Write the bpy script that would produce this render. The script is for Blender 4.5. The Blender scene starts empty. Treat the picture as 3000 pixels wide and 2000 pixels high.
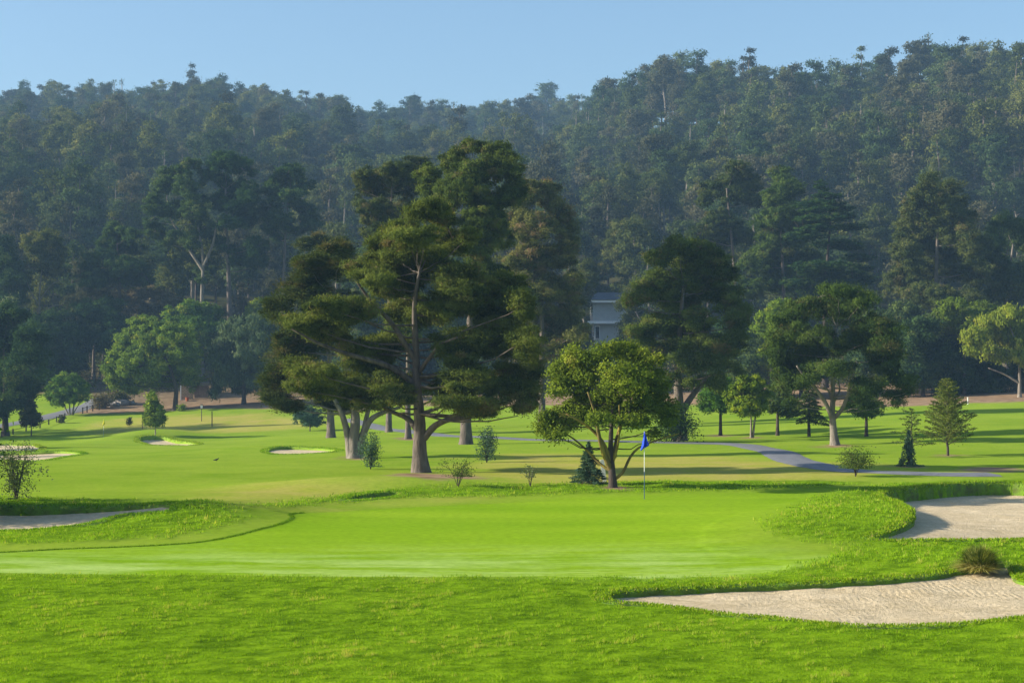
import bpy, math, random
import numpy as np
from mathutils import Vector, geometry
random.seed(7)
R = np.random.default_rng(11)
sc = bpy.context.scene
col = sc.collection
CAMZ = 3.54
F = 3724.0          # focal length in photo units (photo taken as 2352 x 1568)
CX, HY = 1176.0, 886.0

# ------------------------------------------------------------------ helpers
def tag(o, label=None, cat=None, group=None, kind=None):
    if label: o['label'] = label
    if cat: o['category'] = cat
    if group: o['group'] = group
    if kind: o['kind'] = kind
    return o

def empty(name, loc, label=None, cat=None, group=None):
    o = bpy.data.objects.new(name, None)
    o.empty_display_size = 0.3
    o.location = loc
    col.objects.link(o)
    return tag(o, label, cat, group)

def mesh(name, V, Fc, mats, parent=None, smooth=False, tint=None, mi=None):
    """V (n,3) array, Fc (m,k) int array of equal-size faces or list of such arrays"""
    V = np.asarray(V, np.float32)
    blocks = Fc if isinstance(Fc, list) else [Fc]
    blocks = [np.asarray(b, np.int32) for b in blocks if len(b)]
    me = bpy.data.meshes.new(name)
    nl = sum(b.size for b in blocks); nf = sum(len(b) for b in blocks)
    me.vertices.add(len(V)); me.vertices.foreach_set('co', V.ravel())
    me.loops.add(nl); me.loops.foreach_set('vertex_index', np.concatenate([b.ravel() for b in blocks]))
    me.polygons.add(nf)
    tot = np.concatenate([np.full(len(b), b.shape[1], np.int32) for b in blocks])
    st = np.concatenate([[0], np.cumsum(tot)[:-1]]).astype(np.int32)
    me.polygons.foreach_set('loop_start', st)
    me.polygons.foreach_set('loop_total', tot)
    me.polygons.foreach_set('use_smooth', np.full(nf, smooth, bool))
    if mi is not None: me.polygons.foreach_set('material_index', np.asarray(mi, np.int32))
    me.update(calc_edges=True)
    if tint is not None:
        a = me.attributes.new('tint', 'FLOAT', 'FACE')
        a.data.foreach_set('value', np.asarray(tint, np.float32))
    for m in (mats if isinstance(mats, (list, tuple)) else [mats]):
        me.materials.append(m)
    o = bpy.data.objects.new(name, me)
    col.objects.link(o)
    if parent is not None: o.parent = parent
    return o

class Build:
    """collects primitive pieces that become ONE mesh object"""
    def __init__(s): s.V = []; s.Q = []; s.T = []; s.n = 0
    def add(s, V, Q=None, T=None):
        V = np.asarray(V, float)
        s.V.append(V)
        if Q is not None and len(Q): s.Q.append(np.asarray(Q) + s.n)
        if T is not None and len(T): s.T.append(np.asarray(T) + s.n)
        s.n += len(V)
    def box(s, c, d, rz=0.0):
        c = np.array(c, float); d = np.array(d, float) / 2
        p = np.array([[x, y, z] for z in (-1, 1) for y in (-1, 1) for x in (-1, 1)]) * d
        cs, sn = math.cos(rz), math.sin(rz)
        p = np.stack([p[:, 0]*cs - p[:, 1]*sn, p[:, 0]*sn + p[:, 1]*cs, p[:, 2]], 1) + c
        s.add(p, [[0, 2, 3, 1], [4, 5, 7, 6], [0, 1, 5, 4], [2, 6, 7, 3], [0, 4, 6, 2], [1, 3, 7, 5]])
    def tube(s, P, rad, k=6, rough=0.0):
        P = np.asarray(P, float); n = len(P)
        rad = np.asarray(rad, float) * np.ones(n)
        t = np.gradient(P, axis=0); t /= np.linalg.norm(t, axis=1)[:, None] + 1e-9
        ref = np.where(np.abs(t[:, 2:3]) > .9, [[1., 0, 0]], [[0, 0, 1.]])
        a = np.cross(t, ref); a /= np.linalg.norm(a, axis=1)[:, None] + 1e-9
        b = np.cross(t, a)
        # keep the frame from flipping
        for i in range(1, n):
            if a[i] @ a[i-1] < 0: a[i] = -a[i]; b[i] = -b[i]
        ang = np.arange(k) / k * 2 * math.pi
        rr = rad[:, None] * (1 + rough * R.uniform(-1, 1, (n, k)))
        V = P[:, None] + rr[..., None] * (a[:, None]*np.cos(ang)[None, :, None] + b[:, None]*np.sin(ang)[None, :, None])
        V = V.reshape(-1, 3)
        i = np.arange(n-1)[:, None]*k; j = np.arange(k)[None]; j2 = (j+1) % k
        Q = np.stack([i+j, i+j2, i+k+j2, i+k+j], -1).reshape(-1, 4)
        s.add(np.vstack([V, P[-1:]]), Q, [[(n-1)*k+q, (n-1)*k+(q+1) % k, n*k] for q in range(k)])
    def build(s, name, mat, parent=None, smooth=False):
        return mesh(name, np.vstack(s.V), [np.vstack(x) for x in (s.Q, s.T) if x], mat, parent, smooth)

def bez(a, b, c, n=8):
    t = np.linspace(0, 1, n)[:, None]
    a, b, c = map(np.asarray, (a, b, c))
    return (1-t)**2*a + 2*t*(1-t)*b + t*t*c

# smooth pseudo random field
_w = [(R.uniform(-1, 1, 2), R.uniform(0, 6.28)) for _ in range(24)]
def nz(x, y, s=1.0, o=3, seed=0):
    v = 0; a = 1; tot = 0
    for k in range(o):
        for q in range(3):
            d, ph = _w[(k*3+q+seed*5) % 24]
            d = d/np.linalg.norm(d)
            u = (x*d[0]+y*d[1])/s*(2**k)*6.28*(0.8+.17*q)
            w = (x*d[1]-y*d[0])/s*(2**k)*6.28*(0.6+.13*q)
            v = v + a*np.sin(u+ph+1.3*np.sin(w+ph*2.1))
        tot += a*3; a *= .5
    return v/tot*1.6

# ------------------------------------------------------------------ terrain
TD = np.array([0, 62, 90, 120, 150, 180, 215, 260.])
TL = np.array([0, 0, -.5, -1.25, -1.95, -1.9, .45, 10.])
TM = np.array([0, 0, -.2, -.3, -.2, .6, 3.2, 12.])
TR = np.array([0, 0, .1, .7, 1.6, 3.0, 5.2, 11.])
RX = np.array([-900, -400, 0, 120, 330, 440, 560, 640, 720, 800, 850, 940, 1050, 1170, 1230, 1290, 1360, 1450, 1530, 1720, 1850, 1900, 1980, 2060, 2120, 2352, 2700, 3300.])
RY = np.array([190, 190, 188, 183, 180, 176, 180, 200, 215, 232, 245, 232, 232, 222, 222, 215, 200, 172, 135, 122, 128, 142, 128, 112, 94, 88, 80, 80.])
RD = np.array([720, 720, 720, 720, 720, 720, 730, 750, 780, 820, 860, 920, 940, 900, 840, 760, 680, 590, 540, 520, 520, 520, 515, 510, 500, 500, 500, 500.])
MND = []      # mounds: x, y, sx, sy, h
def zb(X, Y):
    X = np.asarray(X, float); Y = np.asarray(Y, float)
    Ye = np.maximum(Y, 25.)
    s = np.clip(X/Ye/.316, -1.35, 1.35)
    D = np.clip(Y, 0, 260)
    l, m, r = np.interp(D, TD, TL), np.interp(D, TD, TM), np.interp(D, TD, TR)
    z = np.where(s < 0, m + (l-m)*np.minimum(-s, 1.15), m + (r-m)*np.minimum(s, 1.15))
    px = CX + X/Ye*F
    Dr = np.interp(px, RX, RD); Yr = np.interp(px, RX, RY)
    zr = CAMZ + (HY-Yr-9-np.interp(px, [500, 800, 1100, 1400], [0, 12, 12, 0]))*Dr/F - 20.5
    t = np.clip((Y-260)/(Dr-260), 0, 1)
    z = z + np.where(Y > 260, (zr - z)*(t**.95) - np.maximum(Y-Dr, 0)*.25, 0)
    z = z + np.where(Y > 260, nz(X, Y, 190, 2, 2)*6*np.minimum(t*4, 1)*np.clip((1-t)*3, 0, 1), 0)
    z = z + nz(X, Y, 42, 2, 1)*.10*np.clip((Y-58)/40, 0, 1.6) + nz(X, Y, 17, 2)*.03*np.clip((Y-10)/10, 0, 1)
    for (mx, my, sx, sy, h) in MND:
        z = z + h*np.exp(-((X-mx)/sx)**2-((Y-my)/sy)**2)
    return z

_ds = np.concatenate([np.arange(8, 120, .25), np.arange(120, 1100, .8)])
def at(px, py, dz=0.0):
    """world point where the view line through a photo point meets the terrain"""
    X = (px-CX)/F*_ds; Z = CAMZ - (py-HY)/F*_ds
    g = Z - (zb(X, _ds)+dz)
    i = np.argmax(g < 0)
    if g[i] >= 0: i = len(_ds)-1
    if i == 0: i = 1
    f = g[i-1]/(g[i-1]-g[i]+1e-12)
    D = _ds[i-1] + f*(_ds[i]-_ds[i-1])
    x = (px-CX)/F*D
    return np.array([x, D, float(zb(x, D))])
def on(px, D):
    x = (px-CX)/F*D
    return np.array([x, D, float(zb(x, D))])
def P3(px, py, D):
    return np.array([(px-CX)/F*D, D, CAMZ-(py-HY)/F*D])

def mound(px, py, sx, sy, h):
    p = at(px, py); MND.append((p[0], p[1], sx, sy, h))
mound(2020, 1195, 2.4, 4.0, .14)
mound(1900, 1215, 4.0, 5.0, .18)
mound(2150, 1095, 9.0, 3.0, .12)
mound(470, 1185, 2.6, 3.5, .35)
mound(250, 1150, 7.0, 3.0, .20)
mound(860, 1120, 4.5, 2.5, .35)
mound(1330, 1120, 7.0, 3.0, .15)
mound(2240, 1300, 2.5, 1.6, .15)
mound(355, 1000, 4.5, 5.0, .6)
mound(292, 1010, 3.4, 4.5, .35)
mound(590, 1032, 3.4, 4.0, .22)
mound(40, 1018, 5.5, 4.0, .5)

# ------------------------------------------------------------------ polygons on the ground
def wpoly(pts): return np.array([at(x, y)[:2] for x, y in pts])
def smoothpoly(P, n=3):
    for _ in range(n):
        Q = np.roll(P, -1, 0)
        P = np.stack([.75*P+.25*Q, .25*P+.75*Q], 1).reshape(-1, 2)
    return P
def sdf(P, X, Y, reach=2.0):
    """signed distance, positive inside; only correct within reach of the outline"""
    out = np.full(X.shape, -reach, float)
    lo, hi = P.min(0)-reach, P.max(0)+reach
    m = (X > lo[0]) & (X < hi[0]) & (Y > lo[1]) & (Y < hi[1])
    x, y = X[m], Y[m]
    if not len(x): return out
    d = np.full(x.shape, 1e9); ins = np.zeros(x.shape, bool)
    Q = np.roll(P, -1, 0)
    for (ax, ay), (bx, by) in zip(P, Q):
        ex, ey = bx-ax, by-ay
        t = np.clip(((x-ax)*ex+(y-ay)*ey)/(ex*ex+ey*ey+1e-12), 0, 1)
        d = np.minimum(d, (x-ax-t*ex)**2+(y-ay-t*ey)**2)
        c = (ay > y) != (by > y)
        xi = ax + (y-ay)*(ex)/(ey if abs(ey) > 1e-12 else 1e-12)
        ins ^= c & (x < xi)
    out[m] = np.where(ins, 1, -1)*np.minimum(np.sqrt(d), 50)
    return out

GREEN = smoothpoly(wpoly([(-260, 1275), (0, 1268), (130, 1260), (260, 1256), (368, 1251), (455, 1245), (520, 1234), (585, 1217), (650, 1201), (676, 1188), (660, 1180), (692, 1176), (867, 1168), (1019, 1160), (1333, 1145), (1480, 1141), (1896, 1132), (1831, 1146), (1766, 1163), (1710, 1176), (1636, 1197), (1600, 1240), (1640, 1268), (1766, 1286), (1831, 1301), (1723, 1320), (1550, 1325), (1333, 1322), (1019, 1323), (700, 1323), (400, 1320), (0, 1314), (-260, 1312)]), 2)
LONG = [smoothpoly(wpoly(p), 2) for p in (
    [(-400, 1332), (0, 1320), (700, 1330), (1333, 1330), (1560, 1332), (1740, 1326), (1850, 1304), (2000, 1260), (1900, 1240), (1760, 1225), (1790, 1190), (1880, 1150), (1960, 1122), (2080, 1108), (2352, 1100), (2800, 1100), (3100, 1300), (3100, 1700), (1176, 2300), (-500, 1700)],
    [(-400, 1252), (0, 1248), (130, 1243), (260, 1240), (368, 1233), (440, 1220), (500, 1204), (540, 1186), (525, 1166), (420, 1152), (200, 1148), (-400, 1146)],
    [(560, 1166), (700, 1158), (850, 1146), (950, 1139), (1019, 1143), (1333, 1132), (1560, 1128), (1900, 1118), (2000, 1104), (1600, 1103), (1300, 1112), (1000, 1118), (900, 1122), (800, 1134), (700, 1152)])]
DIRT = [smoothpoly(wpoly(p), 2) for p in (
    [(880, 1092), (960, 1084), (1050, 1090), (1120, 1094), (1040, 1101), (930, 1100)],
    [(150, 950), (210, 925), (300, 905), (430, 905), (640, 905), (640, 938), (400, 941), (250, 950)],
    [(895, 1006), (937, 1003), (985, 1007), (940, 1013)],
    [(1870, 1024), (1918, 1019), (1960, 1023), (1915, 1029)],
    [(1625, 1000), (1655, 996), (1690, 1000), (1655, 1004)],
    [(2190, 1077), (2260, 1071), (2352, 1076), (2352, 1083), (2230, 1086)],
    [(1310, 1110), (1352, 1107), (1392, 1110), (1352, 1116)],
    [(2150, 1046), (2177, 1043), (2204, 1046), (2177, 1049)],
    [(2062, 1071), (2087, 1068), (2112, 1071), (2087, 1075)],
    [(1700, 1005), (1725, 1002), (1750, 1005), (1725, 1008)],
    [(1370, 1122), (1408, 1117), (1446, 1121), (1408, 1126)],
    [(780, 1050), (815, 1046), (850, 1052), (815, 1057)])]
DRY = [smoothpoly(wpoly(p), 2) for p in (
    [(500, 1125), (700, 1100), (880, 1108), (960, 1125), (850, 1140), (650, 1160), (540, 1160)],
    [(1100, 1040), (1500, 1045), (2050, 1070), (2050, 1092), (1500, 1112), (1100, 1105)],
    [(180, 995), (250, 962), (420, 955), (600, 950), (760, 965), (700, 985), (450, 992)],
    [(1700, 1100), (1500, 1075), (1650, 1060), (1900, 1090)])]
# treeline: everything above this photo row (and far enough) is bare ground / forest floor
TLX = [-600, 0, 210, 240, 640, 700, 1250, 1300, 1600, 1990, 2352, 2900]
TLY = [905, 905, 905, 938, 938, 930, 932, 938, 930, 936, 922, 905]

# bunkers: rim outline, lip depth per point
BK = []
def bunker(pts, dish=.1, k=.42): BK.append(([(x, y, d if d < .05 else .03+(d-.03)*k) for x, y, d in pts], dish))
bunker([(1388, 1366, .06), (1392, 1385, .02), (1450, 1390, .02), (1506, 1393, .02), (1593, 1404, .02), (1671, 1416, .02), (1766, 1421, .02), (1853, 1433, .02), (1983, 1443, .02), (2135, 1441, .02), (2243, 1434, .02), (2352, 1423, .02), (2480, 1400, .03), (2520, 1375, .05), (2440, 1350, .04), (2352, 1340, .03), (2331, 1326, .03), (2325, 1300, .03), (2300, 1294, .04), (2256, 1309, .04), (2200, 1313, .04), (2113, 1328, .05), (1983, 1336, .05), (1853, 1343, .06), (1723, 1347, .06), (1593, 1353, .07), (1484, 1357, .08)], .05, 1.0)
bunker([(1975, 1244, .05), (2036, 1226, .07), (2078, 1207, .12), (2097, 1186, .24), (2088, 1168, .36), (2062, 1155, .36), (2030, 1147, .36), (2018, 1140, .36), (2044, 1131, .38), (2113, 1122, .42), (2200, 1114, .42), (2286, 1111, .42), (2352, 1113, .42), (2470, 1122, .4), (2560, 1160, .3), (2540, 1225, .1), (2352, 1243, .06), (2160, 1243, .08)], .08, .9)
bunker([(-200, 1165, .5), (0, 1164, .5), (87, 1165, .5), (217, 1164, .28), (347, 1160, .12), (392, 1160, .08), (402, 1168, .04), (390, 1176, .03), (338, 1180, .03), (282, 1184, .05), (251, 1191, .07), (208, 1204, .07), (152, 1212, .07), (87, 1219, .08), (0, 1222, .10), (-200, 1226, .2)], .12)
bunker([(775, 1151, .06), (850, 1134, .28), (905, 1131, .25), (928, 1134, .08), (905, 1142, .02), (850, 1147, .02)], .02)
bunker([(317, 1007, .3), (330, 1002, .4), (360, 1001, .4), (384, 1004, .35), (420, 1013, .3), (459, 1019, .1), (444, 1023, .05), (390, 1023, .05), (345, 1022, .06), (324, 1016, .15)], .12, .8)
bunker([(-40, 1039, .4), (75, 1038, .4), (150, 1035, .3), (201, 1041, .15), (150, 1048, .05), (105, 1058, .03), (45, 1058, .03), (-40, 1056, .1)], .06)
bunker([(-40, 1022, .2), (60, 1018, .2), (102, 1030, .05), (75, 1035, .03), (-40, 1038, .03)], .02)
bunker([(606, 1034, .06), (645, 1025, .18), (699, 1027, .16), (740, 1029, .14), (783, 1033, .1), (759, 1039, .04), (684, 1043, .03), (624, 1043, .04)], .02, 1.)
BP = []
for pts, dish in BK:
    P = np.array([[*at(x, y)[:2], d] for x, y, d in pts])
    for _ in range(3):
        Q = np.roll(P, -1, 0)
        P = np.stack([.75*P+.25*Q, .25*P+.75*Q], 1).reshape(-1, 3)
    BP.append((P, dish))

def sm(x, a, b):
    t = np.clip((x-a)/(b-a), 0, 1); return t*t*(3-2*t)

def zones(X, Y, soft=.12):
    Yc = np.maximum(Y, 5.)
    g = sm(sdf(GREEN, X, Y), -soft, soft)
    lo = np.zeros(X.shape)
    for p in LONG: lo = np.maximum(lo, sm(sdf(p, X, Y, 3.)+nz(X, Y, 1.6, 3, 4)*.35, -.9, .9))
    lo = np.where(Y < 19, 1., lo)*(1-g)
    di = np.zeros(X.shape)
    for p in DIRT:
        di = np.maximum(di, sm(sdf(p, X, Y, 4)+nz(X, Y, 2.2, 3)*.5, -.8, .8))
    dr = np.zeros(X.shape)
    for p in DRY: dr = np.maximum(dr, sm(sdf(p, X, Y, 8)+nz(X, Y, 9, 3, 3)*2.0, -3.5, 3.5))
    pz = zb(X, Y)
    py = HY-(pz-CAMZ)/Yc*F; px = CX+X/Yc*F
    tl = np.interp(px, TLX, TLY)+nz(X, Y, 11, 3, 2)*3
    fo = np.where(Y > 125, sm(tl-py, -2, 3), 0)
    fo = np.where(Y > 235, 1., fo)
    return g, lo, np.maximum(di, fo), dr
def gcol(X, Y):
    d = sdf(GREEN, X, Y, 3.)
    right = sm(X/np.maximum(Y, 5.)*F+CX, 1100, 1350)
    return np.maximum(sm(d, -.12, .12), sm(d, -2.6, .4)*right)

def zg(X, Y):
    """final ground height (without bunker holes)"""
    g, lo, di, dr = zones(X, Y)
    return zb(X, Y) + .035*lo - .012*g

# ------------------------------------------------------------------ materials
def mat(name):
    m = bpy.data.materials.new(name); m.use_nodes = True
    nt = m.node_tree; nt.nodes.clear()
    out = nt.nodes.new('ShaderNodeOutputMaterial')
    return m, nt, out
def N(nt, t, **k):
    n = nt.nodes.new(t)
    for a, b in k.items():
        if a in n.inputs.keys(): n.inputs[a].default_value = b
        else: setattr(n, a, b)
    return n
def L(nt, a, b): nt.links.new(a, b)
def pos(nt, sx=1, sy=1, sz=1):
    g = N(nt, 'ShaderNodeNewGeometry')
    v = N(nt, 'ShaderNodeVectorMath', operation='MULTIPLY'); v.inputs[1].default_value = (sx, sy, sz)
    L(nt, g.outputs['Position'], v.inputs[0]); return v.outputs[0]
def noise(nt, vec, scale, detail=3, rough=.55):
    n = N(nt, 'ShaderNodeTexNoise'); n.inputs['Scale'].default_value = scale
    n.inputs['Detail'].default_value = detail; n.inputs['Roughness'].default_value = rough
    L(nt, vec, n.inputs['Vector']); return n.outputs['Fac']
def ramp(nt, fac, stops):
    r = N(nt, 'ShaderNodeValToRGB'); e = r.color_ramp.elements
    while len(e) < len(stops): e.new(.5)
    for i, (p, c) in enumerate(stops):
        e[i].position = p; e[i].color = (*c, 1) if len(c) == 3 else c
    L(nt, fac, r.inputs['Fac']); return r.outputs['Color']
def mix(nt, fac, a, b, mode='MIX'):
    m = N(nt, 'ShaderNodeMix', data_type='RGBA', blend_type=mode)
    for s, v in (('A', a), ('B', b)):
        i = [x for x in m.inputs if x.name == s and x.type == 'RGBA'][0]
        if isinstance(v, tuple): i.default_value = (*v, 1)
        else: L(nt, v, i)
    f = m.inputs[0]
    if isinstance(fac, (int, float)): f.default_value = fac
    else: L(nt, fac, f)
    return [o for o in m.outputs if o.type == 'RGBA'][0]
def math_(nt, op, a, b=None):
    m = N(nt, 'ShaderNodeMath', operation=op)
    for i, v in enumerate((a, b)):
        if v is None: continue
        if isinstance(v, (int, float)): m.inputs[i].default_value = v
        else: L(nt, v, m.inputs[i])
    return m.outputs[0]
def bump(nt, h, strength, dist):
    b = N(nt, 'ShaderNodeBump'); b.inputs['Strength'].default_value = strength
    b.inputs['Distance'].default_value = dist; L(nt, h, b.inputs['Height']); return b.outputs[0]

def leafmat(name, stops, trans=.25, rnd=.25, gloss=.0):
    m, nt, out = mat(name)
    a = N(nt, 'ShaderNodeAttribute', attribute_name='tint')
    c = ramp(nt, a.outputs['Fac'], stops)
    oi = N(nt, 'ShaderNodeObjectInfo')
    v = math_(nt, 'ADD', math_(nt, 'MULTIPLY', oi.outputs['Random'], rnd*2), 1-rnd)
    h = N(nt, 'ShaderNodeHueSaturation'); L(nt, v, h.inputs['Value']); L(nt, c, h.inputs['Color'])
    hh = math_(nt, 'ADD', math_(nt, 'MULTIPLY', oi.outputs['Random'], -.05), .525); L(nt, hh, h.inputs['Hue'])
    d = N(nt, 'ShaderNodeBsdfDiffuse'); t = N(nt, 'ShaderNodeBsdfTranslucent')
    L(nt, h.outputs[0], d.inputs['Color'])
    tc = mix(nt, 1.0, h.outputs[0], (1.25, 1.2, .5), 'MULTIPLY'); L(nt, tc, t.inputs['Color'])
    ms = N(nt, 'ShaderNodeMixShader'); ms.inputs[0].default_value = trans
    L(nt, d.outputs[0], ms.inputs[1]); L(nt, t.outputs[0], ms.inputs[2])
    g = N(nt, 'ShaderNodeBsdfGlossy'); g.inputs['Roughness'].default_value = .45; g.inputs['Color'].default_value = (.9, .95, 1, 1)
    m2 = N(nt, 'ShaderNodeMixShader'); m2.inputs[0].default_value = gloss
    L(nt, ms.outputs[0], m2.inputs[1]); L(nt, g.outputs[0], m2.inputs[2])
    L(nt, m2.outputs[0], out.inputs['Surface'])
    return m

def plain(name, c, rough=.8, var=.25, scale=6, bmp=.0, sx=1, sy=1, sz=1, bscale=None, c2=None):
    m, nt, out = mat(name)
    p = N(nt, 'ShaderNodeBsdfPrincipled'); p.inputs['Roughness'].default_value = rough
    p.inputs['Specular IOR Level'].default_value = .25
    v = pos(nt, sx, sy, sz)
    f = noise(nt, v, scale, 5)
    lo = c2 if c2 else tuple(x*(1-var) for x in c)
    hi = tuple(min(1, x*(1+var)) for x in c)
    L(nt, ramp(nt, f, [(.3, lo), (.7, hi)]), p.inputs['Base Color'])
    if bmp: L(nt, bump(nt, noise(nt, v, bscale or scale*2, 5), 1, bmp), p.inputs['Normal'])
    L(nt, p.outputs[0], out.inputs['Surface'])
    return m

BARK = plain('bark', (.125, .10, .08), .9, .45, 5, .05, 1, 1, .3, 9)
BARKP = plain('pale_bark', (.20, .17, .135), .9, .35, 5, .04, 1, 1, .3, 9)
BARKM = plain('mossy_bark', (.26, .20, .03), .9, .3, 3, .03, 1, 1, .4, 9, c2=(.07, .05, .03))
BARKD = plain('dark_bark', (.06, .045, .035), .9, .4, 6, .03, 1, 1, .4, 9)

G_PINE = leafmat('pine_needles', [(0, (0.0264, 0.04416, 0.0108)), (.4, (0.07216, 0.1058, 0.0198)), (.8, (0.1364, 0.1748, 0.0324)), (.92, (0.132, 0.138, 0.0378)), (1, (0.1452, 0.115, 0.045))])
G_PINEB = leafmat('brownish_needles', [(0, (0.0273, 0.042, 0.01365)), (.4, (0.0735, 0.0945, 0.0252)), (.8, (0.1418, 0.1522, 0.042)), (.92, (0.147, 0.1313, 0.0525)), (1, (0.1628, 0.1208, 0.05775))])
G_DARK = leafmat('dark_leaves', [(0, (0.01794, 0.04186, 0.01794)), (.5, (0.05083, 0.0897, 0.02691)), (.85, (0.09717, 0.1495, 0.03738)), (1, (0.1196, 0.1346, 0.04485))])
G_OAK = leafmat('oak_leaves', [(0, (0.05157, 0.1011, 0.015)), (.5, (0.1031, 0.1804, 0.0225)), (.85, (0.1718, 0.2527, 0.0275)), (1, (0.2578, 0.2599, 0.0375))])
G_OLIVE = leafmat('olive_leaves', [(0, (0.05638, 0.09298, 0.01056)), (.5, (0.124, 0.1797, 0.01848)), (.85, (0.2029, 0.2541, 0.02376)), (1, (0.248, 0.2355, 0.0528))])
G_WILLOW = leafmat('grey_green_leaves', [(0, (0.06187, 0.09075, 0.04813)), (.5, (0.1169, 0.1581, 0.0715)), (.85, (0.1787, 0.22, 0.09625)), (1, (0.2338, 0.2475, 0.1237))])
G_TAN = leafmat('tan_leaves', [(0, (.07, .075, .04)), (.5, (.13, .125, .065)), (1, (.20, .17, .10))])
G_YEL = leafmat('yellow_green_leaves', [(0, (0.0575, 0.115, 0.0115)), (.5, (0.1265, 0.207, 0.01725)), (1, (0.253, 0.3105, 0.023))])
G_HILL = leafmat('hill_needles', [(0, (0.02899, 0.04338, 0.01436)), (.45, (0.08116, 0.103, 0.02693)), (.85, (0.1566, 0.1627, 0.04488)), (1, (0.1739, 0.1518, 0.06283))], .3, .38)
G_HILL2 = leafmat('dull_hill_needles', [(0, (0.02496, 0.02995, 0.01664)), (.45, (0.07072, 0.07488, 0.03744)), (.85, (0.1165, 0.1123, 0.05824)), (1, (0.1414, 0.1165, 0.07488))], .25, .3)
G_HILL3 = leafmat('deep_hill_needles', [(0, (0.02309, 0.04155, 0.01642)), (.45, (0.05772, 0.09, 0.03078)), (.85, (0.109, 0.1442, 0.04617)), (1, (0.1283, 0.15, 0.0513))], .25, .3)
G_BLUE = leafmat('blue_spruce_needles', [(0, (0.045, 0.09, 0.06)), (.5, (0.0825, 0.15, 0.09)), (1, (0.135, 0.21, 0.12))])
G_FIR = leafmat('fir_needles', [(0, (0.048, 0.078, 0.0168)), (.5, (0.09, 0.138, 0.0264)), (1, (0.168, 0.192, 0.048))])
G_SCRUB = leafmat('scrub_leaves', [(0, (.03, .045, .015)), (.5, (.06, .075, .02)), (1, (.13, .11, .05))])
G_BLADE = leafmat('grass_blades', [(0, (0.069, 0.1456, 0.005)), (.5, (0.184, 0.336, 0.01)), (.9, (0.3105, 0.448, 0.022)), (1, (0.437, 0.4256, 0.09))], .4, 0)
G_TUFT = leafmat('clump_grass', [(0, (0.0575, 0.092, 0.0138)), (.5, (0.1955, 0.2185, 0.04025)), (.8, (0.437, 0.368, 0.1035)), (1, (0.6325, 0.483, 0.1955))], .3, 0)

# ground material
def groundmat():
    m, nt, out = mat('turf')
    z = N(nt, 'ShaderNodeVertexColor', layer_name='zone')
    s = N(nt, 'ShaderNodeSeparateColor'); L(nt, z.outputs['Color'], s.inputs[0])
    v = pos(nt)
    big = noise(nt, v, .07, 3); med = noise(nt, v, .55, 4); fine = noise(nt, v, 5, 4, .65); vf = noise(nt, v, 24, 3, .7)
    fair = mix(nt, ramp(nt, big, [(.35, (0, 0, 0)), (.65, (1, 1, 1))]), (.165, .275, .014), (.235, .335, .026))
    fair = mix(nt, ramp(nt, med, [(.35, (0, 0, 0)), (.75, (.6, .6, .6))]), fair, (.29, .36, .04))
    gr = mix(nt, ramp(nt, noise(nt, pos(nt, .25, 1, 1), .35, 4), [(.35, (0, 0, 0)), (.7, (1, 1, 1))]), (.185, .325, .010), (.255, .385, .018))
    dew_sheen = noise(nt, pos(nt, .35, 1.2, 1), .8, 5, .7)
    gy = N(nt, 'ShaderNodeSeparateXYZ'); L(nt, v, gy.inputs[0])
    band = N(nt, 'ShaderNodeMapRange'); band.interpolation_type = 'SMOOTHSTEP'
    L(nt, gy.outputs['Y'], band.inputs[0]); band.inputs[1].default_value = 38; band.inputs[2].default_value = 30.5
    dfac = math_(nt, 'MULTIPLY', ramp(nt, dew_sheen, [(.40, (0, 0, 0)), (.62, (.75, .75, .75))]), band.outputs[0])
    gr = mix(nt, dfac, gr, (.42, .55, .16))  # whitish sheen of the dew, painted into the turf colour in streaks
    lo = mix(nt, ramp(nt, noise(nt, v, 1.6, 5, .65), [(.38, (0, 0, 0)), (.6, (1, 1, 1))]), (.085, .165, .005), (.195, .325, .010))
    dirt = ramp(nt, noise(nt, v, .9, 6, .65), [(.3, (.17, .10, .06)), (.55, (.30, .20, .12)), (.75, (.42, .30, .19))])
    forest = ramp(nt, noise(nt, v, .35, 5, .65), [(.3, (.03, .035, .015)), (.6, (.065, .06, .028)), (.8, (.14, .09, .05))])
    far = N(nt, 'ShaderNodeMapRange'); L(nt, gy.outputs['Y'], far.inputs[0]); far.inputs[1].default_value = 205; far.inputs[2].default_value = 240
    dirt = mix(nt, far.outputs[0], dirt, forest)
    c = mix(nt, z.outputs['Alpha'], fair, ramp(nt, med, [(.3, (.30, .33, .04)), (.7, (.40, .34, .09))]))
    c = mix(nt, s.outputs[0], c, gr)
    c = mix(nt, s.outputs[1], c, lo)
    c = mix(nt, 1.0, c, ramp(nt, fine, [(.25, (.78, .8, .75)), (.75, (1.15, 1.12, 1.1))]), 'MULTIPLY')
    dm = math_(nt, 'ADD', s.outputs[2], math_(nt, 'MULTIPLY', math_(nt, 'SUBTRACT', fine, .5), .5))
    dm = math_(nt, 'MULTIPLY', dm, math_(nt, 'GREATER_THAN', s.outputs[2], .02))
    c = mix(nt, dm, c, dirt)
    p = N(nt, 'ShaderNodeBsdfPrincipled'); p.inputs['Roughness'].default_value = .75
    p.inputs['Specular IOR Level'].default_value = .0
    pass
    L(nt, c, p.inputs['Base Color'])
    h = math_(nt, 'ADD', math_(nt, 'MULTIPLY', fine, .6), math_(nt, 'MULTIPLY', vf, .4))
    k = math_(nt, 'ADD', .25, s.outputs[1])
    b = N(nt, 'ShaderNodeBump'); b.inputs['Distance'].default_value = .06
    L(nt, h, b.inputs['Height']); L(nt, math_(nt, 'MULTIPLY', k, .8), b.inputs['Strength'])
    L(nt, b.outputs[0], p.inputs['Normal']); L(nt, p.outputs[0], out.inputs['Surface'])
    return m
TURF = groundmat()

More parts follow.
